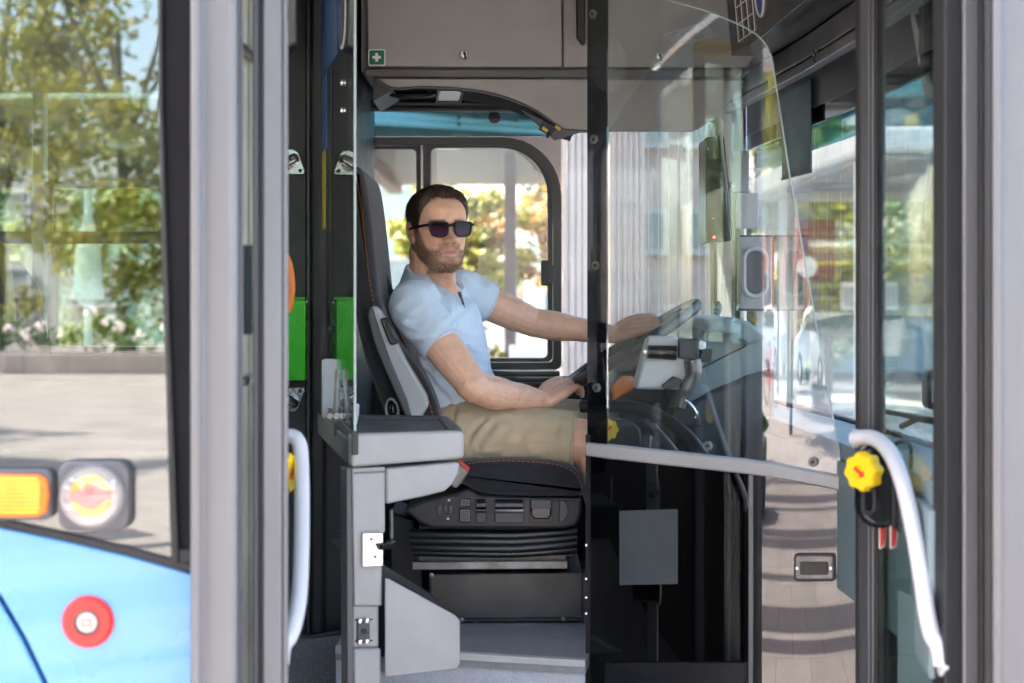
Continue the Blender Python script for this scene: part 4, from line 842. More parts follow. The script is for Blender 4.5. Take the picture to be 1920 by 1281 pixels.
HM = Matrix.Translation(hc) @ Matrix.Rotation(R(24), 4, 'Z') @ Matrix.Rotation(R(-2.5), 4, 'X') @ Matrix.Rotation(R(-1.5), 4, 'Y') @ Matrix.Scale(HS, 4)
HI = HM.inverted()
fT = [(-.118, -.052), (-.112, -.076), (-.104, -.089), (-.095, -.0935), (-.085, -.091), (-.075, -.0875), (-.065, -.090), (-.055, -.0915), (-.045, -.0905), (-.03, -.089), (-.01, -.085), (.0, -.084), (.012, -.089), (.022, -.0935), (.035, -.095), (.055, -.093), (.075, -.084), (.092, -.068), (.105, -.047), (.113, -.027), (.118, -.004)]
bT = [(-.118, -.035), (-.11, -.01), (-.1, .01), (-.08, .045), (-.05, .078), (-.02, .094), (.02, .101), (.05, .098), (.075, .086), (.092, .068), (.105, .045), (.113, .022), (.118, .002)]
wT = [(-.118, .012), (-.112, .026), (-.104, .037), (-.095, .0455), (-.085, .0525), (-.07, .0600), (-.055, .0650), (-.04, .0685), (-.02, .0725), (.0, .0750), (.03, .0775), (.055, .0760), (.075, .069), (.092, .057), (.105, .040), (.113, .023), (.118, .003)]
def sm(tab, z): return (itp(tab, z-.004)+2*itp(tab, z)+itp(tab, z+.004))/4
def G(x, s): return math.exp(-.5*(x/s)**2)
def hp(z, a):       # a: 0 at the face's midline, counter-clockwise seen from above
    f, bk_, w_ = sm(fT, z), sm(bT, z), sm(wT, z); yc = f*.30+bk_*.70 if False else (f+bk_)/2; hd_ = (bk_-f)/2
    c_, s_ = math.cos(a), math.sin(a); e = 2.25
    k = (abs(c_)**e+abs(s_)**e)**(-1/e)
    x = w_*s_*k; y = yc-hd_*c_*k
    fr = max(0, c_)**1.2
    d = 0
    # nose
    nz_ = 1 if z < .016 else 0
    t = (z-.016)/(-.030-.016)
    if -.05 < z < .020:
        if t < 0: h = .004*(1-(-t)*4)
        elif t <= 1: h = .004+.0275*t**1.1
        else: h = .0315*max(0, 1-((t-1)/.20))**.7
        wd = .0060+.0055*max(0, min(t, 1)); d += max(h, 0)*G(x, wd)*(.98)
    d += .0095*(G(x-.0145, .0050)+G(x+.0145, .0050))*G(z+.0335, .0060)
    for sx in (-1, 1):
        d -= .011*G(x-sx*.031, .015)*G(z-.004, .010)
        d += .0045*G(x-sx*.034, .018)*G(z-.024, .007)
        d += .005*G(x-sx*.047, .016)*G(z+.022, .014)
        d -= .0025*G(x-sx*.034, .007)*G(z+.052, .012)
        d -= .004*G(x-sx*.055, .012)*G(z+.055, .014)
    d += .0048*G(z+.0575, .0042)*G(x, .017)+.0062*G(z+.0700, .0048)*G(x, .016)
    d -= .0052*G(z+.0640-.0012*(x/.02)**2, .0018)*G(x, .021)
    d -= .0035*G(z+.0795, .004)*G(x, .018); d += .004*G(z+.096, .010)*G(x, .016)
    d -= .0018*G(x, .004)*G(z+.049, .005)
    y -= d*fr
    return Vector((x, y, z))
def zlev():
    L = []; n = 96
    for i in range(n+1): t = i/n; L.append(-.118*math.cos(math.pi*t)*.62+(-.118+.236*t)*.38)
    return L
NA = 112
def head_b(b):
    rows = [[HM @ hp(z, 2*math.pi*k/NA) for k in range(NA)] for z in zlev()]
    b.loft(rows)
body = B(); head_b(body)
for sx in (-1, 1):      # ears
    Me = Matrix.Rotation(R(sx*-18), 3, 'Z') @ Matrix.Rotation(R(-10), 3, 'X')
    for c_, r_ in (((sx*.077, .010, .000), (.0075, .0165, .029)), ((sx*.078, .002, -.022), (.006, .009, .013)), ((sx*.0815, .016, .010), (.0045, .012, .020))):
        body.ell(HM @ Vector(c_), tuple(HS*q for q in r_), 14, 10, HM.to_3x3().normalized() @ Me)
    
NK0, NK1 = P(806, 470, 4.245), P(806, 560, 4.275)
limb(body, [NK0, P(807, 515, 4.25), NK1], [.056, .056, .075])
limb(body, [P(826, 520, 4.215), P(843, 543, 4.172), P(864, 564, 4.166)], [.044, .023, .010])
SR, ER, WR = P(772, 572, 4.07), P(890, 727, 3.97), P(1016, 751, 4.13)
SLs, EL, WL = P(872, 548, 4.44), P(1002, 606, 4.50), P(1150, 627, 4.47)
limb(body, [SR, SR.lerp(ER, .5)+Vector((-.004, -.006, .004)), ER], [.058, .0500, .0415])
limb(body, [ER+Vector((-.01, 0, .006)), ER.lerp(WR, .28)+Vector((0, -.004, -.004)), ER.lerp(WR, .62), WR], [.0405, .0440, .0345, .0260])
limb(body, [SLs+Vector((0, .006, -.006)), SLs.lerp(EL, .55), EL], [.045, .049, .042])
limb(body, [EL+Vector((-.01, 0, .004)), EL.lerp(WL, .25), EL.lerp(WL, .62), WL], [.041, .043, .034, .0265])
limb(body, [P(868, 815, 4.25), P(850, 700, 4.26), P(822, 610, 4.27), P(812, 560, 4.27)], [.10, .09, .078, .055])
limb(body, [SR, P(815, 580, 4.28), SLs+Vector((0, .01, -.01))], [.04, .055, .036])
HR, KR, AR = P(880, 822, 4.13), P(1118, 831, 4.07), P(1172, 1085, 4.06)
HL, KL, AL = P(885, 815, 4.37), P(1130, 800, 4.40), P(1215, 1050, 4.42)
for h, k_, a_ in ((HR, KR, AR), (HL, KL, AL)):
    limb(body, [h, h.lerp(k_, .55), k_], [.085, .074, .058])
    limb(body, [k_+Vector((-.006, 0, -.004)), k_.lerp(a_, .3)+Vector((-.012, 0, 0)), k_.lerp(a_, .7), a_], [.054, .055, .038, .032])
limb(body, [HR, P(868, 815, 4.25), HL], [.09, .11, .09])
def hand(w_, kn, nrm, tips, thumb, sp=.021):
    h = (kn-w_).normalized(); nrm = (nrm-h*nrm.dot(h)).normalized(); ac = h.cross(nrm).normalized(); L = (kn-w_).length
    for i in range(4):          # metacarpals make the palm
        o = (i-1.5)*sp
        limb(body, [w_+ac*o*.45, w_.lerp(kn, .5)+ac*o*.85+nrm*.003, kn+ac*o-h*(abs(i-1.2)*.004)], [.0175, .0160, .0118], 12, 4)
    for i in range(4):
        o = (i-1.5)*sp; base = kn+ac*o-h*(abs(i-1.2)*.004); ln = (.84, .97, 1.0, .90)[i] if True else 1
        p1 = base+(h*tips[0][0]+nrm*tips[0][1])*.040*ln; p2 = p1+(h*tips[1][0]+nrm*tips[1][1])*.026*ln; p3 = p2+(h*tips[2][0]+nrm*tips[2][1])*.020*ln
        limb(body, [base, p1, p2, p3], [.0108, .0095, .0088, .0076], 10, 4)
    limb(body, [w_+ac*thumb[0]*.012+h*.015, w_+h*.045+ac*thumb[0]*.034+nrm*thumb[1]*.010, w_+h*.075+ac*thumb[0]*.046+nrm*thumb[1]*.026, w_+h*.097+ac*thumb[0]*.044+nrm*thumb[1]*.036], [.016, .0135, .0105, .0085], 10, 4)
hand(WR+Vector((.006, .004, .001)), P(1055, 722, 4.185), Vector((-.35, -.75, .55)), ((.92, -.25), (.55, -.83), (.05, -1.0)), (-1, -1))
hand(WL+Vector((.004, 0, 0)), P(1206, 607, 4.45), Vector((-.25, -.6, .75)), ((.9, -.35), (.45, -.88), (-.1, -1.0)), (-1, -1))
me = fuse(body, .0024, 2, .45)
skin = bpy.data.materials.new('skin'); skin.use_nodes = True
_n = skin.node_tree.nodes; _l = skin.node_tree.links; _p = _n['Principled BSDF']
at_ = _n.new('ShaderNodeAttribute'); at_.attribute_name = 'tone'
nzs = _n.new('ShaderNodeTexNoise'); nzs.inputs['Scale'].default_value = 45; nzs.inputs['Detail'].default_value = 8; tcs = _n.new('ShaderNodeTexCoord'); _l.new(tcs.outputs['Object'], nzs.inputs['Vector'])
hsv = _n.new('ShaderNodeHueSaturation'); mrs = _n.new('ShaderNodeMapRange'); mrs.inputs[3].default_value = .80; mrs.inputs[4].default_value = 1.18
_l.new(nzs.outputs[0], mrs.inputs[0]); _l.new(mrs.outputs[0], hsv.inputs['Value']); _l.new(at_.outputs['Color'], hsv.inputs['Color']); _l.new(hsv.outputs[0], _p.inputs['Base Color'])
_p.inputs['Roughness'].default_value = .46; _p.inputs['Subsurface Weight'].default_value = .12; _p.inputs['Subsurface Radius'].default_value = (.010, .004, .002); _p.inputs['Subsurface Scale'].default_value = 1
nb = _n.new('ShaderNodeTexNoise'); nb.inputs['Scale'].default_value = 700; _l.new(tcs.outputs['Object'], nb.inputs['Vector']); bb = _n.new('ShaderNodeBump'); bb.inputs['Strength'].default_value = .12; bb.inputs['Distance'].default_value = .001; _l.new(nb.outputs[0], bb.inputs['Height']); _l.new(bb.outputs[0], _p.inputs['Normal'])
SK = Vector((.80, .475, .325)); BE = Vector((.125, .068, .042)); LI = Vector((.56, .24, .19))
zl_t = [(0, -.0735), (.014, -.0735), (.0215, -.070), (.025, -.060), (.031, -.053), (.042, -.057), (.050, -.054), (.058, -.044), (.064, -.026), (.068, -.004), (.074, .030)]
def ss(a, b_, x): t = max(0, min(1, (x-a)/(b_-a))); return t*t*(3-2*t)
def hair_line(v):
    a = math.degrees(math.atan2(abs(v.x), -v.y))
    return itp([(0, .083), (18, .086), (32, .084), (42, .072), (52, .050), (60, .022), (66, -.004), (82, -.016), (90, .010), (102, .028), (112, .005), (122, -.035), (180, -.062)], a)
cols = []
for v in me.vertices:
    c_ = SK.copy(); h = HI @ v.co
    if -.16 < h.z < .14 and abs(h.x) < .1 and -.13 < h.y < .13:
        ax = abs(h.x)
        k = noise.noise(h*150)*.5+.5; k2 = noise.noise(h*60)
        if h.z > -.119:
            c_ = c_.lerp(Vector((.60, .26, .18)), .35*(G(ax-.042, .016)*G(h.z+.024, .014)+G(ax, .012)*G(h.z+.028, .012))*(h.y < -.03))
            zl = itp(zl_t, ax)+k2*.003
            m_ = ss(zl+.006, zl-.008, h.z)*ss(.018, .0, h.y)
            m_ = max(m_, .80*ss(-.036, -.041, h.z)*ss(-.0600, -.0565, h.z)*ss(.037, .029, ax)*(-.103 < h.y < -.06)*(1-.35*G(ax, .004)))
            m_ *= 1-.62*G(ax-.020, .008)*G(h.z+.084, .006)*(h.y < -.05)
        else:
            m_ = .55*ss(-.150, -.119, h.z)*(h.y < -.0)
        ctr = .5 + .12*ss(.03, .06, ax)
        c_ = c_.lerp(BE, min(1, m_*(ctr-.12+.42*k)))
        lip = ss(.026, .019, ax)*max(.8*G(h.z+.0605, .0018), G(h.z+.0680, .0030))*(h.y < -.07)
        c_ = c_.lerp(LI, min(1, lip*1.1))
        c_ = c_.lerp(Vector((.25, .09, .07)), .75*G(h.z+.0640-.0012*(ax/.02)**2, .0014)*ss(.026, .02, ax)*(h.y < -.07))
        if h.y < -.07: c_ = c_.lerp(Vector((.22, .08, .055)), .75*G(ax-.0085, .0045)*G(h.z+.0415, .0026)); c_ = c_.lerp(Vector((.50, .24, .16)), .55*G(ax-.021-.35*max(0, -.035-h.z), .0030)*ss(-.062, -.054, h.z)*ss(-.026, -.034, h.z))  # shade of the nostrils and smile folds painted into the skin tone
        c_ = c_*(1+.10*noise.noise(h*38)+.06*noise.noise(h*110))
        if h.z > -.03: c_ = c_.lerp(BE*.75, (.55+.4*k)*ss(-.006, .012, h.z-hair_line(h)+.006*k2)*(h.y > -.12 and ax < .0775))
        if ax > .070 and -.04 < h.z < .035 and h.y > -.01: c_ = c_.lerp(Vector((.58, .25, .17)), .4)
        brow = G(h.z-.0215, .004)*ss(.010, .016, ax)*ss(.058, .048, ax)*(h.y < -.06); c_ = c_.lerp(BE, .8*brow)
    cols.append(c_)
ca = me.color_attributes.new('tone', 'FLOAT_COLOR', 'POINT')
ca.data.foreach_set('color', [q for c_ in cols for q in (*c_, 1)])
person = O('person', me, skin, None, ang=180)
tag(person, 'bearded man in pale blue polo and sunglasses driving, head turned to the door', 'person')
# hair
b = B(); Z = [z for z in zlev() if z > -.075]; V = []
def hn(z, a):
    e = .004; p = hp(z, a); u = hp(z, a+.04)-hp(z, a-.04); w_ = hp(min(z+e, .1179), a)-hp(max(z-e, -.1179), a); n_ = u.cross(w_)
    if n_.length < 1e-9: return Vector((0, 0, 1))
    n_.normalize(); return n_ if n_.dot(p-Vector((0, 0, 0))) > 0 else -n_
NB = 180
for z in Z:
    row = []
    for k in range(NB):
        a = 2*math.pi*k/NB; p = hp(z, a); n_ = hn(z, a) if z < .112 else Vector((0, -.1, 1)).normalized()
        m_ = ss(-.003, .022, z-hair_line(p))
        m_ *= 1-ss(.056, .066, abs(p.x))*ss(.034, .008, z)
        th = lerp(.0022, .0150, ss(.02, .095, z))*(.35+.65*m_) if m_ > 0 else -.004
        th += (.0022*noise.noise(Vector((p.x*110, p.y*40, p.z*60)))+.0012*noise.noise(Vector((p.x*300, p.y*120, p.z*160))))*m_
        if z > .06 and p.y < 0: th += .004*ss(.06, .1, z)*ss(.0, -.06, p.y)
        row.append((b.bm.verts.new(HM @ (p+n_*th)), m_))
    V.append(row)
top = b.bm.verts.new(HM @ Vector((0, -.004, .1335)))
for i in range(len(V)-1):
    for k in range(NB):
        q = (V[i][k], V[i][(k+1) % NB], V[i+1][(k+1) % NB], V[i+1][k])
        if sum(1 for _, m_ in q if m_ > 0) >= 3: b.face([v for v, _ in q])
for k in range(NB): b.face((V[-1][k][0], V[-1][(k+1) % NB][0], top))
hairm = mat('dark_brown_hair', (.060, .034, .021), .5, var=.5, vs=160, bump=.9, bs=260, c2=(.018, .010, .007), stretch=(1, .35, .5))
O('hair', b, hairm, person, ang=180)
# short strands standing off the shell make the outline uneven
b = B(); rnd = random.Random(3)
for i in range(2600):
    z = rnd.uniform(-.02, .117); a = rnd.uniform(0, 2*math.pi); p = hp(z, a)
    if z < hair_line(p)+.004 or (abs(p.x) > .058 and z < .02): continue
    n_ = hn(z, a) if z < .112 else Vector((0, 0, 1)); th = lerp(.004, .0145, ss(.02, .095, z)); fl = (Vector((0, -.6, -.5)) if z > .07 else Vector((0, .55, -.7)))+Vector((rnd.uniform(-.5, .5), rnd.uniform(-.3, .3), 0))
    q = p+n_*th; e = q+(n_*.5+fl*.6)*rnd.uniform(.006, .012); sd = n_.cross(fl).normalized()*.0009
    b.face([b.bm.verts.new(HM @ x) for x in (q-sd, q+sd, e)])
st_ = O('hair_strands', b, hairm, person, smooth=False); st_['kind'] = 'stuff'
# stubble and beard hairs
b = B()
for i in range(6500):
    z = rnd.uniform(-.117, .02); a = rnd.gauss(0, .95); p = hp(z, a); ax = abs(p.x)
    zl = itp(zl_t, ax)-.001
    ok = (z < zl and p.y < .012) or (-.0575 < z < -.042 and ax < .033 and p.y > -.103)
    if not ok or (ax < .024 and -.0725 < z < -.0585): continue
    if rnd.random() < .35*G(ax-.02, .008)*G(z+.084, .006): continue
    n_ = hn(z, a); e = p+n_*rnd.uniform(.002, .0042)+Vector((rnd.uniform(-.002, .002), 0, -.004)); sd = Vector((rnd.uniform(-1, 1), rnd.uniform(-1, 1), .2)).normalized()*.0004
    q = p-n_*.001; b.face([b.bm.verts.new(HM @ x) for x in (q-sd, q+sd, e)])
bd = O('beard', b, mat('brown_beard', (.15, .082, .05), .6, var=.5, vs=90), person, smooth=False); bd['kind'] = 'stuff'

# sunglasses
sgl = bpy.data.objects.new('sunglasses', None); COL.objects.link(sgl); sgl.empty_display_size = .05; sgl.parent = person; sgl['label'] = 'black square framed sunglasses with purple tinted lenses'
def gz(x, z): return -.1035+.9*x*x+max(0, abs(x)-.06)*.2
def outline(sx, g):
    pts = [(.0105, .016), (.020, .0185), (.040, .0195), (.058, .0185), (.0615, .014), (.0600, -.002), (.055, -.0145), (.046, -.0190), (.033, -.0205), (.020, -.0185), (.012, -.010), (.0095, .004)]
    c_ = (.0355, -.0005); out = []
    for x, z in pts: out.append(Vector((sx*(c_[0]+(x-c_[0])*g), 0, c_[1]+(z-c_[1])*g-.002)))
    q = smoothpts(out+[out[0]], 4)[:-1]
    for v in q: v.y = gz(v.x, v.z)
    return q
fmat = mat('black_acetate', (.008, .008, .008), .45, rv=.05, spec=.25)
def lensmat():
    m = mat('purple_gradient_lens', (.05, .018, .040), .06, var=.15, vs=20, rv=.02); m.node_tree.nodes['Principled BSDF'].inputs['Specular IOR Level'].default_value = .13; return m
lmat = lensmat(); _ln = lmat.node_tree.nodes; _ll = lmat.node_tree.links
_sx = _ln.new('ShaderNodeSeparateXYZ'); _mr = _ln.new('ShaderNodeMapRange'); _mr.inputs[1].default_value = ZC+.163; _mr.inputs[2].default_value = ZC+.195; _cr = _ln.new('ShaderNodeValToRGB')
_cr.color_ramp.elements[0].color = (.085, .026, .058, 1); _cr.color_ramp.elements[1].color = (.010, .007, .011, 1)
_ll.new(_ln['Texture Coordinate'].outputs['Object'], _sx.inputs[0]); _ll.new(_sx.outputs[2], _mr.inputs[0]); _ll.new(_mr.outputs[0], _cr.inputs[0]); _ll.new(_cr.outputs[0], _ln['Principled BSDF'].inputs['Base Color'])
def ch(name, b, m, **k):
    o = O(name, b, m, None, **k); o.parent = sgl; return o
for sx in (-1, 1):
    o_, i_ = outline(sx, 1.10), outline(sx, .88)
    ch('rim', B().ring([HM @ v for v in o_], [HM @ v for v in i_], HM.to_3x3() @ Vector((0, .0045, 0))), fmat, bev=.0008)
    ch('lens', B().poly([HM @ (v+Vector((0, .002, 0))) for v in i_], HM.to_3x3() @ Vector((0, .0015, 0))), lmat)
    ch('temple', B().tube([HM @ Vector(q) for q in ((sx*.0665, gz(.0665, 0)+.001, .011), (sx*.0745, -.075, .0105), (sx*.0800, -.035, .0090), (sx*.0815, .005, .0085), (sx*.081, .022, .000))], [.0036, .0036, .0034, .0032, .003], 8), fmat)
ch('bridge', B().tube([HM @ Vector(q) for q in ((-.0115, -.1035, .0075), (0, -.105, .0095), (.0115, -.1035, .0075))], .0032, 8), fmat)

# polo shirt
sh_ = B(); rings = []
spec = [(838, 872, .100, .158, 4.255), (815, 869, .107, .165, 4.255), (780, 864, .112, .168, 4.255), (735, 853, .118, .168, 4.26), (690, 841, .116, .168, 4.262), (640, 830, .115, .178, 4.265), (600, 824, .116, .186, 4.265), (570, 820, .104, .178, 4.265), (548, 818, .088, .140, 4.265), (532, 815, .072, .092, 4.26), (520, 812, .060, .068, 4.258)]
for py, pxx, rx_, ry_, yy in spec:
    c_ = P(pxx, py, 4.26); rings.append([Vector((c_.x+rx_*math.copysign(abs(math.cos(a))**.85, math.cos(a)), yy+ry_*math.copysign(abs(math.sin(a))**.85, math.sin(a)), c_.z-.018*math.cos(a)*(1 if py < 560 else 0))) for a in [2*math.pi*k/40 for k in range(40)]])
sh_.loft(rings)
sre = SR.lerp(ER, .50); sle = SLs.lerp(EL, .36)
def sleeve(b, s, e, r0, r1, pre):
    q = [s+pre, s, s.lerp(e, .5), s.lerp(e, .8), e, e+(e-s)*.001]; b.tube(smoothpts(q, 4), [lerp(r0*.9, r0, min(1, i/4)) if i < 5 else lerp(r0, r1, (i-4)/16) for i in range(21)], 22)
sleeve(sh_, SR, sre, .0625, .0575, Vector((.03, .07, .008))); sleeve(sh_, SLs, sle, .0615, .0565, Vector((-.03, -.07, .004)))
sh_.ell(SR+Vector((.012, .035, .006)), (.056, .064, .050)); sh_.ell(SLs+Vector((-.012, -.035, .002)), (.056, .064, .048))
sm_ = fuse(sh_, .0052, 8, .5)
def fold(me, f):
    nn = [v.normal.copy() for v in me.vertices]
    for v, n_ in zip(me.vertices, nn): v.co += n_*f(v.co, n_)
def ridge(x): return 1-abs(x)*2
def creases(p, segs, ymax):      # soft folds: a groove with a raised lip beside it, following lines on the near side of the cloth
    if p.y > ymax: return 0
    px, py = 960+F*p.x/p.y, HZ-(p.z-ZC)*F/p.y; d = 0
    for x0, y0, x1, y1, am, w_ in segs:
        lx, ly = x1-x0, y1-y0; L2 = lx*lx+ly*ly; t = ((px-x0)*lx+(py-y0)*ly)/L2
        if not -.1 < t < 1.1: continue
        L_ = L2**.5; e = ((px-x0)*ly-(py-y0)*lx)/L_+6*math.sin(t*3.1)*(1 if am > 0 else -1)
        f = ss(-.1, .25, t)*ss(1.1, .6, t); d += am*f*(G(e-w_*1.2, w_)-1.15*G(e, w_*.75))
    return d
ax_r = (ER-SR).normalized(); 
def shirt_f(p, n_):
    d = .004*noise.noise(p*9)
    # drag lines from the near armpit and across the belly
    ap = P(850, 640, 4.08); q = p-ap; r_ = q.length
    th = math.atan2(q.z, q.x)
    d += .0060*G(r_-.05, .07)*math.sin(th*9+noise.noise(p*14)*2.2)
    w_ = noise.noise(Vector((p.x*7+p.z*9, p.y*6, p.z*20+p.x*8)))
    d += .0060*ridge(w_)*ss(ZC-.02, ZC-.15, p.z)*.8
    d += .0035*math.sin(p.z*95+p.x*60+noise.noise(p*11)*4)*ss(ZC-.10, ZC-.22, p.z)
    w2 = noise.noise(Vector((p.x*16-p.z*14, p.y*9, p.z*12+p.x*10)))
    d += .0052*ridge(w2)
    d = d*.55+creases(p, ((852, 640, 905, 668, .0075, 4.5), (856, 628, 908, 628, .006, 4.5), (846, 618, 882, 585, .006, 4.5), (838, 612, 856, 565, .005, 5), (908, 690, 850, 672, .007, 4.5), (928, 712, 862, 700, .0085, 4), (932, 728, 858, 722, .008, 4), (926, 742, 850, 745, .007, 4), (905, 765, 845, 770, .006, 4), (742, 600, 790, 625, .005, 5), (735, 585, 800, 600, .004, 5), (765, 640, 830, 628, .005, 4.5), (790, 650, 835, 612, .005, 4.5), (780, 660, 815, 720, .006, 5), (800, 690, 850, 755, .006, 5), (835, 735, 880, 790, .007, 4.5)), 4.20)
    for c_, a_ in ((sre, ax_r), (sle, (EL-SLs).normalized())):
        if (p-c_).length < .11: d *= ss(.0, .05, abs((p-c_).dot(a_)))
    return d
fold(sm_, shirt_f)
cloth = mat('pale_blue_pique', (.63, .745, .87), .85, var=.04, vs=5, bump=.35, bs=1500, sheen=.25)
shirt = O('polo_shirt', sm_, cloth, person, ang=180); shirt['label'] = 'pale blue short sleeved polo shirt'
hemm = mat('sleeve_edge', (.62, .70, .82), .85)
def hem(c_, axis, r_, name='sleeve_hem'):
    u = axis.orthogonal().normalized(); v = axis.cross(u)
    o = O(name, B().tube([c_+(u*math.cos(a)+v*math.sin(a))*r_*(1+.02*math.sin(3*a)) for a in [2*math.pi*i/40 for i in range(40)]], .0036, 8, True), hemm, None); o.parent = shirt
hem(sre-ax_r*.003, ax_r, .0562); hem(sle-(EL-SLs).normalized()*.003, (EL-SLs).normalized(), .0552)
# collar: stands up behind the neck, falls open at the front
cb_ = B(); cf = Vector((.78, -.62, 0)).normalized(); cs = Vector((cf.y, -cf.x, 0)); rows = []
for i in range(41):
    a = R(14+332*i/40); dr = cf*math.cos(a)+cs*math.sin(a); fr_ = (1+math.cos(a))/2
    base = P(808, 520, 4.252)+cf*.008-Vector((0, 0, .062*fr_**1.3)); r0 = .064+.014*fr_
    top_ = base+dr*(r0-.002-.003*fr_)+Vector((0, 0, .036-.012*fr_)); lip_ = base+dr*(r0+.008)+Vector((0, 0, .038-.012*fr_))
    out_ = base+dr*(r0+.026+.016*fr_)+Vector((0, 0, -.014-.026*fr_)); lo_ = base+dr*(r0+.021+.014*fr_)+Vector((0, 0, -.015-.026*fr_)); inn = base+dr*(r0+.003)+Vector((0, 0, .028-.012*fr_)); ib = base+dr*(r0-.004)+Vector((0, 0, -.014))
    rows.append([ib, top_, lip_, out_, lo_, inn])
cb_.loft(rows); cl_ = O('collar', cb_, cloth, None, .0015, ang=60); cl_.parent = shirt
# placket: a navy tube paints the slit's shade below the open collar
pa = O('placket', B().tube(smoothpts([P(861, 548, 4.135), P(866, 562, 4.128), P(872, 578, 4.128)], 5), [.0045]*4+[.003]*4+[.001]*3, 8), mat('slit_shade_navy', (.05, .07, .13), .8), None); pa.parent = shirt

# shorts
so = B()
for h, k_ in ((HR, KR), (HL, KL)):
    e = h.lerp(k_, .845); so.tube(smoothpts([h+Vector((-.05, 0, .012)), h, h.lerp(e, .5), e], 6), [lerp(.098, .101, i/6) if i < 7 else lerp(.101, .079, (i-6)/12) for i in range(19)], 24)
limb(so, [HR+Vector((-.02, .02, .02)), P(866, 812, 4.25), HL+Vector((-.02, -.02, .02))], [.098, .112, .098])
limb(so, [P(868, 815, 4.25), P(872, 785, 4.25)], [.125, .112])
sme = fuse(so, .0052, 6, .5)
def shorts_f(p, n_):
    hx = P(892, 0, 4.1).x; q = p-P(905, 800, 4.05); th = math.atan2(q.z, q.x+.02); r_ = q.length
    d = .007*G(r_-.08, .09)*ridge(noise.noise(Vector((p.x*10+p.z*16, p.y*6, p.z*6-p.x*6))))
    d += .010*(ridge(noise.noise(Vector((p.x*15+p.z*10, p.y*4, p.z*7-p.x*3))))**2)*ss(.34, .0, p.x+.05)+.006*ridge(noise.noise(Vector((p.x*9+p.z*26, p.y*5, p.z*14-p.x*12))))**2
    d = d*.35+creases(p, ((912, 786, 876, 838, .0075, 6), (938, 788, 884, 862, .0065, 8), (962, 800, 928, 846, .0035, 7), (1002, 790, 968, 858, .003, 10), (884, 852, 960, 842, .004, 6), (930, 868, 1050, 846, .0035, 9), (985, 796, 1062, 803, .0035, 8), (1046, 796, 1052, 850, .0025, 8)), 4.16)
    return d
fold(sme, shorts_f)
khaki = mat('khaki_cotton', (.56, .45, .29), .85, var=.07, vs=12, bump=.35, bs=1300, sheen=.15)
sho = O('shorts', sme, khaki, person, ang=180); sho['label'] = 'khaki cotton shorts'
for h, k_ in ((HR, KR), (HL, KL)):
    e = h.lerp(k_, .845); axn = (k_-h).normalized(); u = axn.orthogonal().normalized(); v = axn.cross(u)
    for t, r_, off in ((0, .0785, .0022), (-.034, .0815, .0012)):
        o = O('shorts_hem' if t == 0 else 'hem_seam', B().tube([e+axn*t+(u*math.cos(a)+v*math.sin(a))*r_ for a in [2*math.pi*i/40 for i in range(40)]], off, 8, True), khaki, None); o.parent = sho
# shoes
for a_ in (AR, AL):
    s_ = B(); s_.loft([[a_+Vector((x, w_*math.cos(q), -.02+zz+hh*math.sin(q))) for q in [2*math.pi*i/16 for i in range(16)]] for x, w_, zz, hh in ((-.05, .025, -.02, .03), (-.03, .036, -.01, .05), (.03, .040, -.015, .05), (.10, .044, -.035, .032), (.17, .040, -.045, .022), (.20, .02, -.05, .012))])
    O('shoe', s_, M['dark'], person)
# fine arm hair on the forearms
b = B(); rnd = random.Random(5); bpy.context.view_layer.update()
for a_, e_, r0, r1 in ((ER, WR, .043, .028), (EL, WL, .042, .028)):
    ax_ = (e_-a_).normalized(); u = ax_.orthogonal().normalized(); v = ax_.cross(u)
    for i in range(1500):
        t = rnd.uniform(.12, .95); an = rnd.uniform(0, 6.28); n_ = u*math.cos(an)+v*math.sin(an); rr_ = lerp(r0, r1, t)
        if n_.z < -.4: continue
        c0 = a_.lerp(e_, t); ok, q, _, _ = person.ray_cast(c0+n_*.09, -n_, distance=.09)
        if not ok: continue
        e = q+n_*rnd.uniform(.002, .0045)+ax_*rnd.uniform(.004, .009); sd = ax_.cross(n_)*.0002
        b.face([b.bm.verts.new(x) for x in (q-sd, q+sd, e)])
ah = O('arm_hair', b, mat('fine_brown_hair', (.42, .25, .16), .6), person, smooth=False); ah['kind'] = 'stuff'
# pocket edge and side seam on the shorts
for nm, pts in (('side_seam', [(905, 838, 4.03), (960, 832, 4.018), (1020, 829, 4.01), (1072, 828, 4.0)]), ('pocket_edge', [(902, 800, 4.05), (925, 812, 4.035), (950, 832, 4.02)])):
    hits = []
    dg = bpy.context.evaluated_depsgraph_get(); dg.update()
    for q in smoothpts([Vector(p) for p in pts], 6):
        o_ = Vector((0, 0, ZC)); d_ = (P(q.x, q.y, 4.0)-o_).normalized(); ok, loc, nn, _ = sho.ray_cast(o_+d_*3.6, d_)
        if ok: hits.append(loc+nn*.0004)
    if len(hits) > 3:
        o = O(nm, B().tube(hits, .0011, 5), khaki, None); o.parent = sho

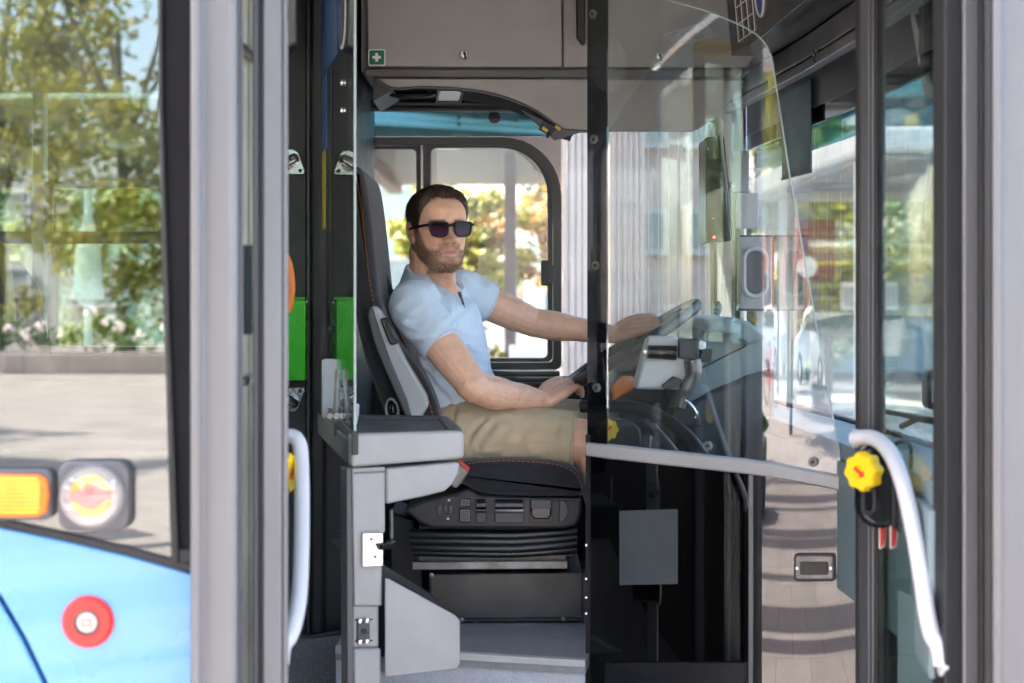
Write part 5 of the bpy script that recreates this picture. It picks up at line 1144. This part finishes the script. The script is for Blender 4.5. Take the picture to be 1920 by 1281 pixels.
# ------------------------------------------------------------------ surroundings
def leaves(b, c, r, n, s, rnd, flat=.8):
    for i in range(n):
        d = Vector((rnd.gauss(0, 1), rnd.gauss(0, 1), rnd.gauss(0, 1))); d.normalize(); q = c+Vector((d.x*r, d.y*r, d.z*r*flat))*rnd.uniform(.35, 1.05)
        u = Vector((rnd.uniform(-1, 1), rnd.uniform(-1, 1), rnd.uniform(-.6, .6))).normalized(); v = u.orthogonal().normalized(); k = s*rnd.uniform(.6, 1.3)
        b.face([b.bm.verts.new(x) for x in (q-u*k, q+v*k*.55, q+u*k, q-v*k*.55)])
FOL = {'yellowgreen': foliage('yellow_green_leaves', [(.08, .12, .02), (.20, .22, .035), (.34, .29, .05), (.15, .17, .03), (.40, .33, .09)]),
       'green': foliage('green_leaves', [(.025, .06, .012), (.06, .11, .02), (.10, .15, .03), (.04, .08, .015)]),
       'orange': foliage('autumn_leaves', [(.18, .14, .02), (.36, .19, .04), (.30, .13, .03), (.13, .14, .03)])}
M['bark'] = mat('bark', (.09, .07, .05), .9, var=.3, vs=20, bump=.6, bs=40)
def tree(label, x, y, h, r, kind, seed, group, n=70, lf_=90, s=.075, z0=0, low=.38):
    rnd = random.Random(seed); t = T('tree', label, 'tree', (x, y, z0), group)
    tb_ = B(); top = Vector((x+rnd.uniform(-.2, .2), y, z0+h*.72)); tb_.tube(smoothpts([(x, y, z0), (x+.05, y, z0+h*.25), (x-.05, y, z0+h*.45), top], 4), [lerp(.13, .03, i/12)*h/6 for i in range(13)], 8)
    ends = []
    for i in range(13):
        a = rnd.uniform(0, 6.28); st0 = Vector((x, y, z0+h*rnd.uniform(.28, .55))); en = Vector((x+math.cos(a)*r*rnd.uniform(.5, .9), y+math.sin(a)*r*rnd.uniform(.5, .9), z0+h*rnd.uniform(.5, .95))); ends.append(en)
        tb_.tube(smoothpts([st0, st0.lerp(en, .5)+Vector((0, 0, .15)), en], 3), [lerp(.045, .012, k/6)*h/6 for k in range(7)], 6)
    O('trunk', tb_, M['bark'], t)
    b = B()
    for i in range(n):
        d = Vector((rnd.gauss(0, 1), rnd.gauss(0, 1), rnd.gauss(0, 1))).normalized()*rnd.uniform(.3, 1)
        c_ = Vector((x+d.x*r, y+d.y*r, z0+h*(low+1)/2+d.z*h*(1-low)/2)) if i > 13 else ends[i % 13]
        leaves(b, c_, r*rnd.uniform(.16, .30), lf_, s, rnd)
    O('crown', b, FOL[kind], t, smooth=False); return t
# street behind the photographer (mirrored in the glass)
G1 = 'street trees mirrored in the bus glass'
tree('tall yellow-green tree mirrored large in the bus side window', -9.3, -32.5, 11.5, 3.6, 'yellowgreen', 1, G1, 44, 90, .12, 0, .2)
tree('tall thin yellow-green tree mirrored at the left end of the side window', -13.5, -36, 12, 3.6, 'yellowgreen', 2, G1, 60, 90, .13, 0, .2)
tree('dark green tree mirrored beside the black window gasket', -6.2, -33, 8.0, 2.0, 'green', 3, G1, 80, 110, .12, 0, .1)
tree('golden tree mirrored in the cabin door glass', -15, -15, 6.2, 2.3, 'yellowgreen', 5, G1, 70, 100, .09)
tree('green tree mirrored behind the golden one in the cabin door', -21, -20, 7.5, 2.8, 'green', 6, G1, 70, 100, .1)
tree('second golden tree mirrored further along the street', -24, -12.5, 6.0, 2.2, 'yellowgreen', 8, G1, 60, 100, .1)
tree('young tree shading the middle of the pavement', -8.6, -8.8, 5.6, 1.8, 'yellowgreen', 9, G1, 50, 90, .09, 0, .45)
tree('second young tree further along the pavement', -11.5, -12.2, 6.2, 2.0, 'yellowgreen', 10, G1, 50, 90, .09, 0, .45)
hb_ = T('raised_bed', 'long concrete flower bed with rose hedge mirrored in the side window', 'flower bed', (-9, -29, 0))
O('bed_wall', B().box(-30, 8, -30.2, -28.4, 0, .42), M['pave'], hb_, .02)
b = B(); rnd = random.Random(11)
for i in range(210): leaves(b, Vector((-29.5+i*.18, -29.2+rnd.uniform(-.5, .5), .85+rnd.uniform(-.2, .25))), .34, 46, .07, rnd)
hg_ = O('hedge', b, FOL['green'], hb_, smooth=False); hg_['kind'] = 'stuff'
b = B()
for i in range(90):
    c_ = Vector((-29+i*.42+rnd.uniform(-.2, .2), -28.6+rnd.uniform(-.3, .1), 1.0+rnd.uniform(-.2, .35)))
    for k in range(7): b.ell(c_+Vector((rnd.uniform(-.12, .12), rnd.uniform(-.1, .1), rnd.uniform(-.1, .1))), (.05, .05, .045), 6, 4)
fl_ = O('blossoms', b, mat('pinkish_white_petals', (.80, .68, .66), .7), hb_); fl_['kind'] = 'stuff'
def facade(name, label, x0, x1, y, z1, m, nx, nz, group=None, w_=.55, h_=.5, glassm=None, face=1, frm='white'):
    t = T(name, label, 'building', ((x0+x1)/2, y, 0), group); O('wall', B().box(x0, x1, min(y, y-face*6), max(y, y-face*6), 0, z1), m, t)
    cw, chh = (x1-x0)/nx, (z1-.6)/nz
    wm = bpy.data.meshes.new('window'); bmw = bmesh.new(); ww, wh = cw*w_, chh*h_
    q = B(); q.ring([(-ww/2, 0, -wh/2), (ww/2, 0, -wh/2), (ww/2, 0, wh/2), (-ww/2, 0, wh/2)], [(-ww/2+.07, 0, -wh/2+.07), (ww/2-.07, 0, -wh/2+.07), (ww/2-.07, 0, wh/2-.07), (-ww/2+.07, 0, wh/2-.07)], (0, .12, 0)); fm = q.mesh('window_frame'); fm.materials.append(M[frm])
    g_ = B(); g_.box(-ww/2+.07, ww/2-.07, .03, .06, -wh/2+.07, wh/2-.07); gm = g_.mesh('pane'); gm.materials.append(glassm or mat('window_dark', (.05, .06, .07), .08))
    for i in range(nx):
        for j in range(nz):
            c_ = Vector((x0+(i+.5)*cw, y+(.06 if face > 0 else -.12)*1, .6+(j+.5)*chh))
            fo = bpy.data.objects.new('window', fm); COL.objects.link(fo); fo.location = c_; par(fo, t); fo.matrix_parent_inverse = Matrix.Translation(-Vector(t.location))
            po = bpy.data.objects.new('pane', gm); COL.objects.link(po); po.parent = fo
    return t
M['brick'] = mat('red_brick_wall', (.34, .13, .09), .85, var=.2, vs=8, bump=.3, bs=80)
facade('brick_house', 'red brick house mirrored above the trees in the cabin door', -44, -22, -36, 8.5, M['brick'], 7, 3)
tree('broad low golden tree mirrored behind the rose hedge', -9.2, -33, 5.0, 3.0, 'yellowgreen', 31, G1, 60, 90, .11, 0, .08)
tree('broad low green tree mirrored behind the rose hedge', -6.2, -34, 4.4, 2.6, 'green', 32, G1, 60, 90, .11, 0, .08)
facade('pale_house', 'pale rendered house mirrored far behind the hedge', -20, 6, -52, 6.2, mat('pale_render', (.40, .42, .38), .8), 8, 2, glassm=mat('pale_panes', (.30, .34, .34), .2))
# parked cars, bicycle, planter across the pavement
def car(label, x, y, colr, rot=0, group='parked cars mirrored in the cabin door'):
    t = T('parked_car', label, 'car', (x, y, 0), group); Mx = Matrix.Translation((x, y, 0)) @ Matrix.Rotation(rot, 4, 'Z')
    prof = [(-2.15, .35), (-2.18, .62), (-2.05, .86), (-1.35, .98), (-.62, 1.42), (.35, 1.47), (1.15, 1.38), (1.75, 1.02), (2.12, .92), (2.17, .55), (2.12, .32)]
    rows = []
    for yy, k in ((-.86, .93), (-.80, 1), (.80, 1), (.86, .93)):
        rows.append([Mx @ Vector((px_*(.99 if k < 1 else 1), yy*(.86 if pz > 1.05 else 1), .2+(pz-.2)*(k if pz > 1 else 1))) for px_, pz in prof])
    O('car_body', B().loft(rows), mat('car_paint', colr, .25, coat=1, var=.02), t, .05, seg=3)
    gmt = mat('car_glass', (.03, .035, .04), .08)
    for s in (-1, 1):
        O('side_window', B().poly([Mx @ Vector((px_, s*.775, pz)) for px_, pz in ((-1.22, 1.0), (-.58, 1.35), (.33, 1.40), (1.05, 1.32), (1.45, 1.0))], Mx.to_3x3() @ Vector((0, s*.02, 0))), gmt, t)
        for wx in (-1.32, 1.32):
            wv = O('wheel', B().lathe([(.20, -.01), (.30, -.01), (.32, .03), (.32, .16), (.30, .19), (.22, .2), (.2, .17)], Mx @ Vector((wx, s*.70, .32)), Mx.to_3x3() @ Vector((0, s, 0)), 24), M['rubber'], t)
            O('rim', B().lathe([(.205, .16), (.19, .175), (.05, .18), (.001, .19)], Mx @ Vector((wx, s*.70, .32)), Mx.to_3x3() @ Vector((0, s, 0)), 16), M['chrome'], wv)
    O('windscreen', B().poly([Mx @ Vector(v) for v in ((-1.30, -.68, 1.02), (-1.30, .68, 1.02), (-.66, .60, 1.42), (-.66, -.60, 1.42))], Mx.to_3x3() @ Vector((-.03, 0, .02))), gmt, t)
    for s in (-1, 1): O('headlight', B().ell(Mx @ Vector((-2.12, s*.6, .68)), (.06, .16, .08)), M['whiteplas'], t)
car('white hatchback mirrored in the cabin door glass', -19.0, -18.5, (.50, .50, .52)); car('pale blue car parked behind the white hatchback', -24.5, -18.6, (.30, .45, .62)); car('silver car parked nearer the flower bed', -12.8, -18.6, (.55, .56, .58))
bc = T('bicycle', 'bicycle with red frame leaning at the kerb, mirrored in the cabin door', 'bicycle', (-12.9, -11.6, 0))
def ring_(c_, r_, t_, m, name, p_, ax=(0, 1, 0)):
    c_ = Vector(c_); return O(name, B().tube([c_+Vector((math.cos(a), 0, math.sin(a)))*r_ for a in [2*math.pi*i/32 for i in range(32)]], t_, 6, True), m, p_)
for dx in (-.52, .52):
    wq = ring_((-12.9+dx, -11.6, .34), .33, .02, M['rubber'], 'wheel', bc)
    for k in range(8): O('spoke', B().tube([(-12.9+dx, -11.6, .34), (-12.9+dx+.32*math.cos(k*.785), -11.6, .34+.32*math.sin(k*.785))], .003, 4), M['chrome'], wq)
for a, b_ in (((-.52, .34), (-.15, .80)), ((-.15, .80), (.42, .85)), ((-.08, .34), (-.15, .90)), ((-.08, .34), (.40, .80)), ((-.52, .34), (-.08, .34)), ((.52, .34), (.40, .98))): O('frame_tube', B().tube([(-12.9+a[0], -11.6, a[1]), (-12.9+b_[0], -11.6, b_[1])], .022, 8), M['red'], bc)
O('saddle', B().ell((-13.07, -11.6, .93), (.13, .07, .04)), M['black'], bc); O('handlebar', B().tube([(-12.5, -11.88, 1.02), (-12.48, -11.6, 1.0), (-12.5, -11.32, 1.02)], .014, 8), M['black'], bc)
def planter(label, x, y):
    t = T('planter', label, 'planter', (x, y, 0), 'planters on the pavement'); O('tub', B().lathe([(.42, 0), (.5, .05), (.55, .48), (.55, .55), (.48, .55), (.46, .48), (.001, .46)], (x, y, 0), (0, 0, 1), 24), mat('dark_wood_tub', (.10, .085, .075), .8, var=.3), t)
    rn = random.Random(int(x*10))
    for i in range(26):
        a = rn.uniform(0, 6.28); l_ = rn.uniform(.5, .85); el = rn.uniform(.5, 1.3); d = Vector((math.cos(a)*math.cos(el), math.sin(a)*math.cos(el), math.sin(el))); s0 = Vector((x, y, .46)); sd = Vector((-math.sin(a), math.cos(a), 0))*.035
        m1 = s0+d*l_*.6; e = m1+(d+Vector((0, 0, -.9))).normalized()*l_*.4
        O('frond', B().poly([s0-sd*.4, m1-sd, e, m1+sd, s0+sd*.4], (0, 0, .006)), FOL['green'], t, smooth=False)
planter('round dark planter with spiky fronds mirrored low in the cabin door', -5.6, -2.4)
# open timber pergola along the stop: its beams band the pavement with shadow
pg = T('pergola', 'open beamed pergola over the pavement mirrored at the top of the cabin door', 'pergola', (-4, -1.2, 0))
M['pergola'] = mat('pale_painted_timber', (.62, .58, .52), .6, var=.08)
ed = Vector((.80, -.60, 0)); en_ = Vector((.60, .80, 0))
for i in range(15):
    c_ = Vector((-6.5, -1.8, 3.71))+en_*(-6.2+i*.95+(0, .28, -.22, .1, .33)[i % 5]); hw = (.20, .09, .30, .13, .24, .07, .17)[i % 7]
    t0, t1 = -9, 9      # clip each beam to the pergola's depth
    if abs(ed.y) > 0: ys = sorted(((1.5-c_.y)/ed.y, (-4.9-c_.y)/ed.y)); t0, t1 = ys
    m_ = c_+ed*(t0+t1)/2; O('beam', B().obb(m_, ed*(t1-t0)/2, en_*hw, (0, 0, .08)), M['pergola'], pg, .01)
for x in (-15, -9.5, 3.4): O('cross_beam', B().box(x-.08, x+.08, -4.8, 1.7, 3.42, 3.615), M['pergola'], pg, .01)
for x in (-15, -9.5, 3.4): O('post', B().tube([(x, -4.3, 0), (x, -4.3, 3.42)], .07, 14), M['alu_dark'], pg)

# far side of the bus: station canopy, columns, buildings and trees
cn_ = T('station_canopy', 'brown-grey station canopy seen through the driver window', 'canopy', (-2, 15, 0))
O('roof_slab', B().box(-9.5, .9, 11, 20, 3.05, 3.30), mat('canopy_underside', (.13, .105, .10), .7, var=.1), cn_); O('fascia', B().box(-9.5, .9, 10.85, 10.98, 3.0, 3.5), mat('canopy_fascia', (.60, .62, .58), .6), cn_, .02)
for i in range(7): O('beam', B().box(-8.8+i*1.45, -8.65+i*1.45, 11.05, 19.9, 2.93, 3.048), mat('canopy_beam', (.17, .13, .13), .7), cn_)
for i in range(3): O('downlight', B().lathe([(.16, 0), (.17, .03), (.13, .05), (.001, .05)], (-3.6+i*1.5, 14.5, 3.05), (0, 0, -1), 18), M['whiteplas'], cn_)
for x, y in ((-.02, 14.2), (-4.2, 14.2), (-8.0, 14.2)): O('post', B().box(x-.05, x+.06, y, y+.12, 0, 2.92), mat('maroon_steel', (.13, .085, .09), .5), cn_, .01)
for i, (ya, yb) in enumerate(((214, 236), (226, 248))):
    t = T('canopy_pipe', ('upper', 'lower')[i]+' pale pipe under the canopy edge seen through the teal glass band', 'pipe', P(860, ya, 10.4)); O('pipe', B().tube([P(560, ya-8, 10.0), P(1100, yb+2, 12.6)], .030, 10), M['white'], t); O('pipe_clip', B().tube([P(860, (ya+yb)/2, 11.15), P(860, (ya+yb)/2-8, 11.15)], .012, 6), M['alu_dark'], t)
rfb = T('added_shade_roof', 'wide flat roof added to shade the far platform', 'roof', (-6, 15, 0)); O('roof_deck', B().box(-6.2, .5, 6.6, 20, 4.7, 4.95), M['concrete'], rfb)  # extra roof, added only to keep the far side in shade
for x, y in ((-5.9, 19.5), (-5.9, 7)): O('roof_column', B().tube([(x, y, 0), (x, y, 4.7)], .16, 14), M['concrete'], rfb)
M['cream'] = mat('pinkish_white_cladding', (.46, .375, .345), .7, var=.04, vs=3)
for i, (x0, x1, y) in enumerate(((1055, 1128, 9.0), (1145, 1210, 10.5))):
    t = T('clad_column', ('broad pinkish clad column right of the driver window', 'second pinkish clad column behind the cabin glass')[i], 'column', ((x0-960)/F*y, y, 0)); xa, xb = (x0-960)/F*y, (x1-960)/F*y; n_ = 6
    for k in range(n_): O('board', B().box(lerp(xa, xb, k/n_)+.003, lerp(xa, xb, (k+1)/n_)-.003, y, y+.25, 0, 4.2), M['cream'], t, .004)
    O('core', B().box(xa+.01, xb-.01, y+.02, y+.24, 0, 4.15), M['cream'], t)
facade('pale_green_house', 'pale green and white building left of the driver\'s head', -9.5, -1.3, 27, 7.5, mat('pale_green_render', (.50, .62, .56), .75, var=.05), 5, 3, face=-1, glassm=mat('pale_reflecting_panes', (.34, .40, .40), .2))
facade('cream_terrace', 'cream terrace behind the trees beyond the canopy', 0.4, 9, 40, 4.5, mat('cream_render', (.70, .66, .56), .75), 5, 2, face=-1)
facade('brown_block', 'brownish block with window bands between the clad column and the monitor', 1.22, 2.35, 17, 5.2, mat('brown_pink_render', (.36, .29, .26), .8, var=.12), 2, 4, face=-1, w_=.7, h_=.45, glassm=mat('grey_green_panes', (.20, .23, .21), .2), frm='taupe')
G2 = 'trees beyond the station canopy'
tree('orange autumn tree right of the maroon canopy post', 1.05, 24, 5.0, 1.5, 'orange', 21, G2, 60, 90, .09, 0, .12)
tree('yellow-green bush tree behind the driver\'s shoulder', -.75, 23, 3.6, 1.1, 'yellowgreen', 22, G2, 50, 90, .08, 0, .1)
tree('dark green tree seen between the clad columns', 2.3, 30, 6.0, 1.7, 'green', 23, G2, 60, 90, .1, 0, .1)
tree('golden tree beyond the windscreen corner', 4.4, 22, 4.2, 1.5, 'yellowgreen', 24, G2, 60, 100, .09, 0, .15)
tree('green tree low behind the glass shelter', 5.9, 26, 3.6, 1.6, 'green', 25, G2, 60, 90, .09, 0, .08)
tree('green street tree far left beyond the passenger windows', -5.6, 21, 4.6, 1.7, 'yellowgreen', 26, G2, 60, 90, .09, 0, .1)
tree('tall green tree beyond the passenger windows', -9.2, 24, 6.0, 2.2, 'green', 27, G2, 60, 90, .1, 0, .1)
# white timetable boards and a folded parasol on the platform
for i, (px, d, hh) in enumerate(((930, 12.5, 1.1), (982, 11.8, 1.25))):
    x = (px-960)/F*d; t = T('white_board', ('wide white board behind the driver\'s chest', 'narrow white board beside the canopy post')[i], 'board', (x, d, 0)); O('board_panel', B().box(x-.11, x+.11, d, d+.05, .25, hh), M['paper'], t, .01); O('board_foot', B().box(x-.16, x+.16, d-.05, d+.1, 0, .25), M['greylight'], t, .01)
fp = T('folded_parasol', 'folded white parasol beyond the passenger windows', 'parasol', (-2.98, 11, 0)); O('cloth', B().lathe([(.03, 0), (.11, .05), (.085, .4), (.035, .62), (.01, .68)], (-2.98, 11, 1.55), (0, 0, 1), 10), M['paper'], fp); O('pole', B().tube([(-2.98, 11, 0), (-2.98, 11, 2.36)], .03, 8), M['whiteplas'], fp)
# glass shelter and balcony block seen through the windscreen
shl = T('glass_shelter', 'flat roofed glass shelter ahead of the bus', 'shelter', (3.5, 11, 0))
O('shelter_roof', B().box(1.9, 5.6, 8.6, 12.5, 2.40, 2.55), mat('shelter_white', (.72, .71, .66), .5), shl, .03); O('shelter_ceiling', B().box(1.95, 5.55, 8.65, 12.45, 2.37, 2.398), mat('shelter_soffit', (.30, .30, .29), .6), shl)
for x, y in ((2.02, 8.9), (2.15, 12.2), (4.2, 12.2), (5.4, 8.9)): O('shelter_post', B().tube([(x, y, 0), (x, y, 2.38)], .075, 16), mat('pale_green_post', (.52, .56, .50), .5), shl)
for x0, x1 in ((2.25, 3.15), (3.2, 4.1), (4.3, 5.3)): O('shelter_pane', B().box(x0, x1, 12.18, 12.19, .25, 2.3), M['glass_clear'], shl)
po_ = T('poster_case', 'dark red poster case under the shelter roof', 'poster', (2.2, 11.9, 0)); O('poster', B().box(2.18, 2.46, 11.9, 11.98, 1.75, 2.2), mat('maroon_poster', (.16, .02, .04), .4), po_, .01); O('poster_disc', B().lathe([(.08, 0), (.08, .006), (.001, .007)], (2.24, 11.898, 1.84), n=20), M['paper'], po_); O('poster_leg', B().box(2.29, 2.35, 11.92, 11.96, 0, 1.75), M['alu_dark'], po_)
for i, (x, z) in enumerate(((2.62, 1.62), (2.78, 1.62), (2.94, 1.62))):
    t = T('notice_sheet', ('left', 'middle', 'right')[i]+' white notice sheet on the shelter glass', 'notice', (x, 12.17, z), 'notice sheets on the shelter glass'); O('sheet', B().box(x-.06, x+.06, 12.165, 12.172, z-.11, z+.11), M['paper'], t); O('print_block', B().box(x-.045, x+.045, 12.161, 12.164, z-.08, z+.07), mat('grey_print', (.5, .5, .5), .8), t)
bb_ = T('balcony_block', 'white apartment block with long curved balconies ahead of the bus', 'building', (9, 34, 0))
O('wall', B().box(4.5, 16, 34, 42, 0, 16), mat('block_wall', (.10, .22, .27), .3, var=.2, vs=.6), bb_)
for k in range(6):
    z = 2.2+k*1.75; arc = [(4.2+12*t, 33.6-2.2*math.sin(math.pi*t)) for t in [i/16 for i in range(17)]]
    b = B(); b.loft([[(x, y, z), (x, y+.12, z), (x, y+.12, z+.75), (x, y, z+.75)] for x, y in arc]); O('balcony_front', b, M['white'], bb_)
    for j in range(4): O('yellow_panel', B().box(5.6+j*2.9, 5.9+j*2.9, 33.9, 33.98, z+.8, z+1.7), mat('ochre_panel', (.55, .42, .10), .6), bb_)
    for j in range(6): O('window', B().box(4.8+j*1.85, 5.4+j*1.85, 33.92, 33.985, z+.85, z+1.65), mat('block_glass', (.05, .16, .20), .08), bb_)
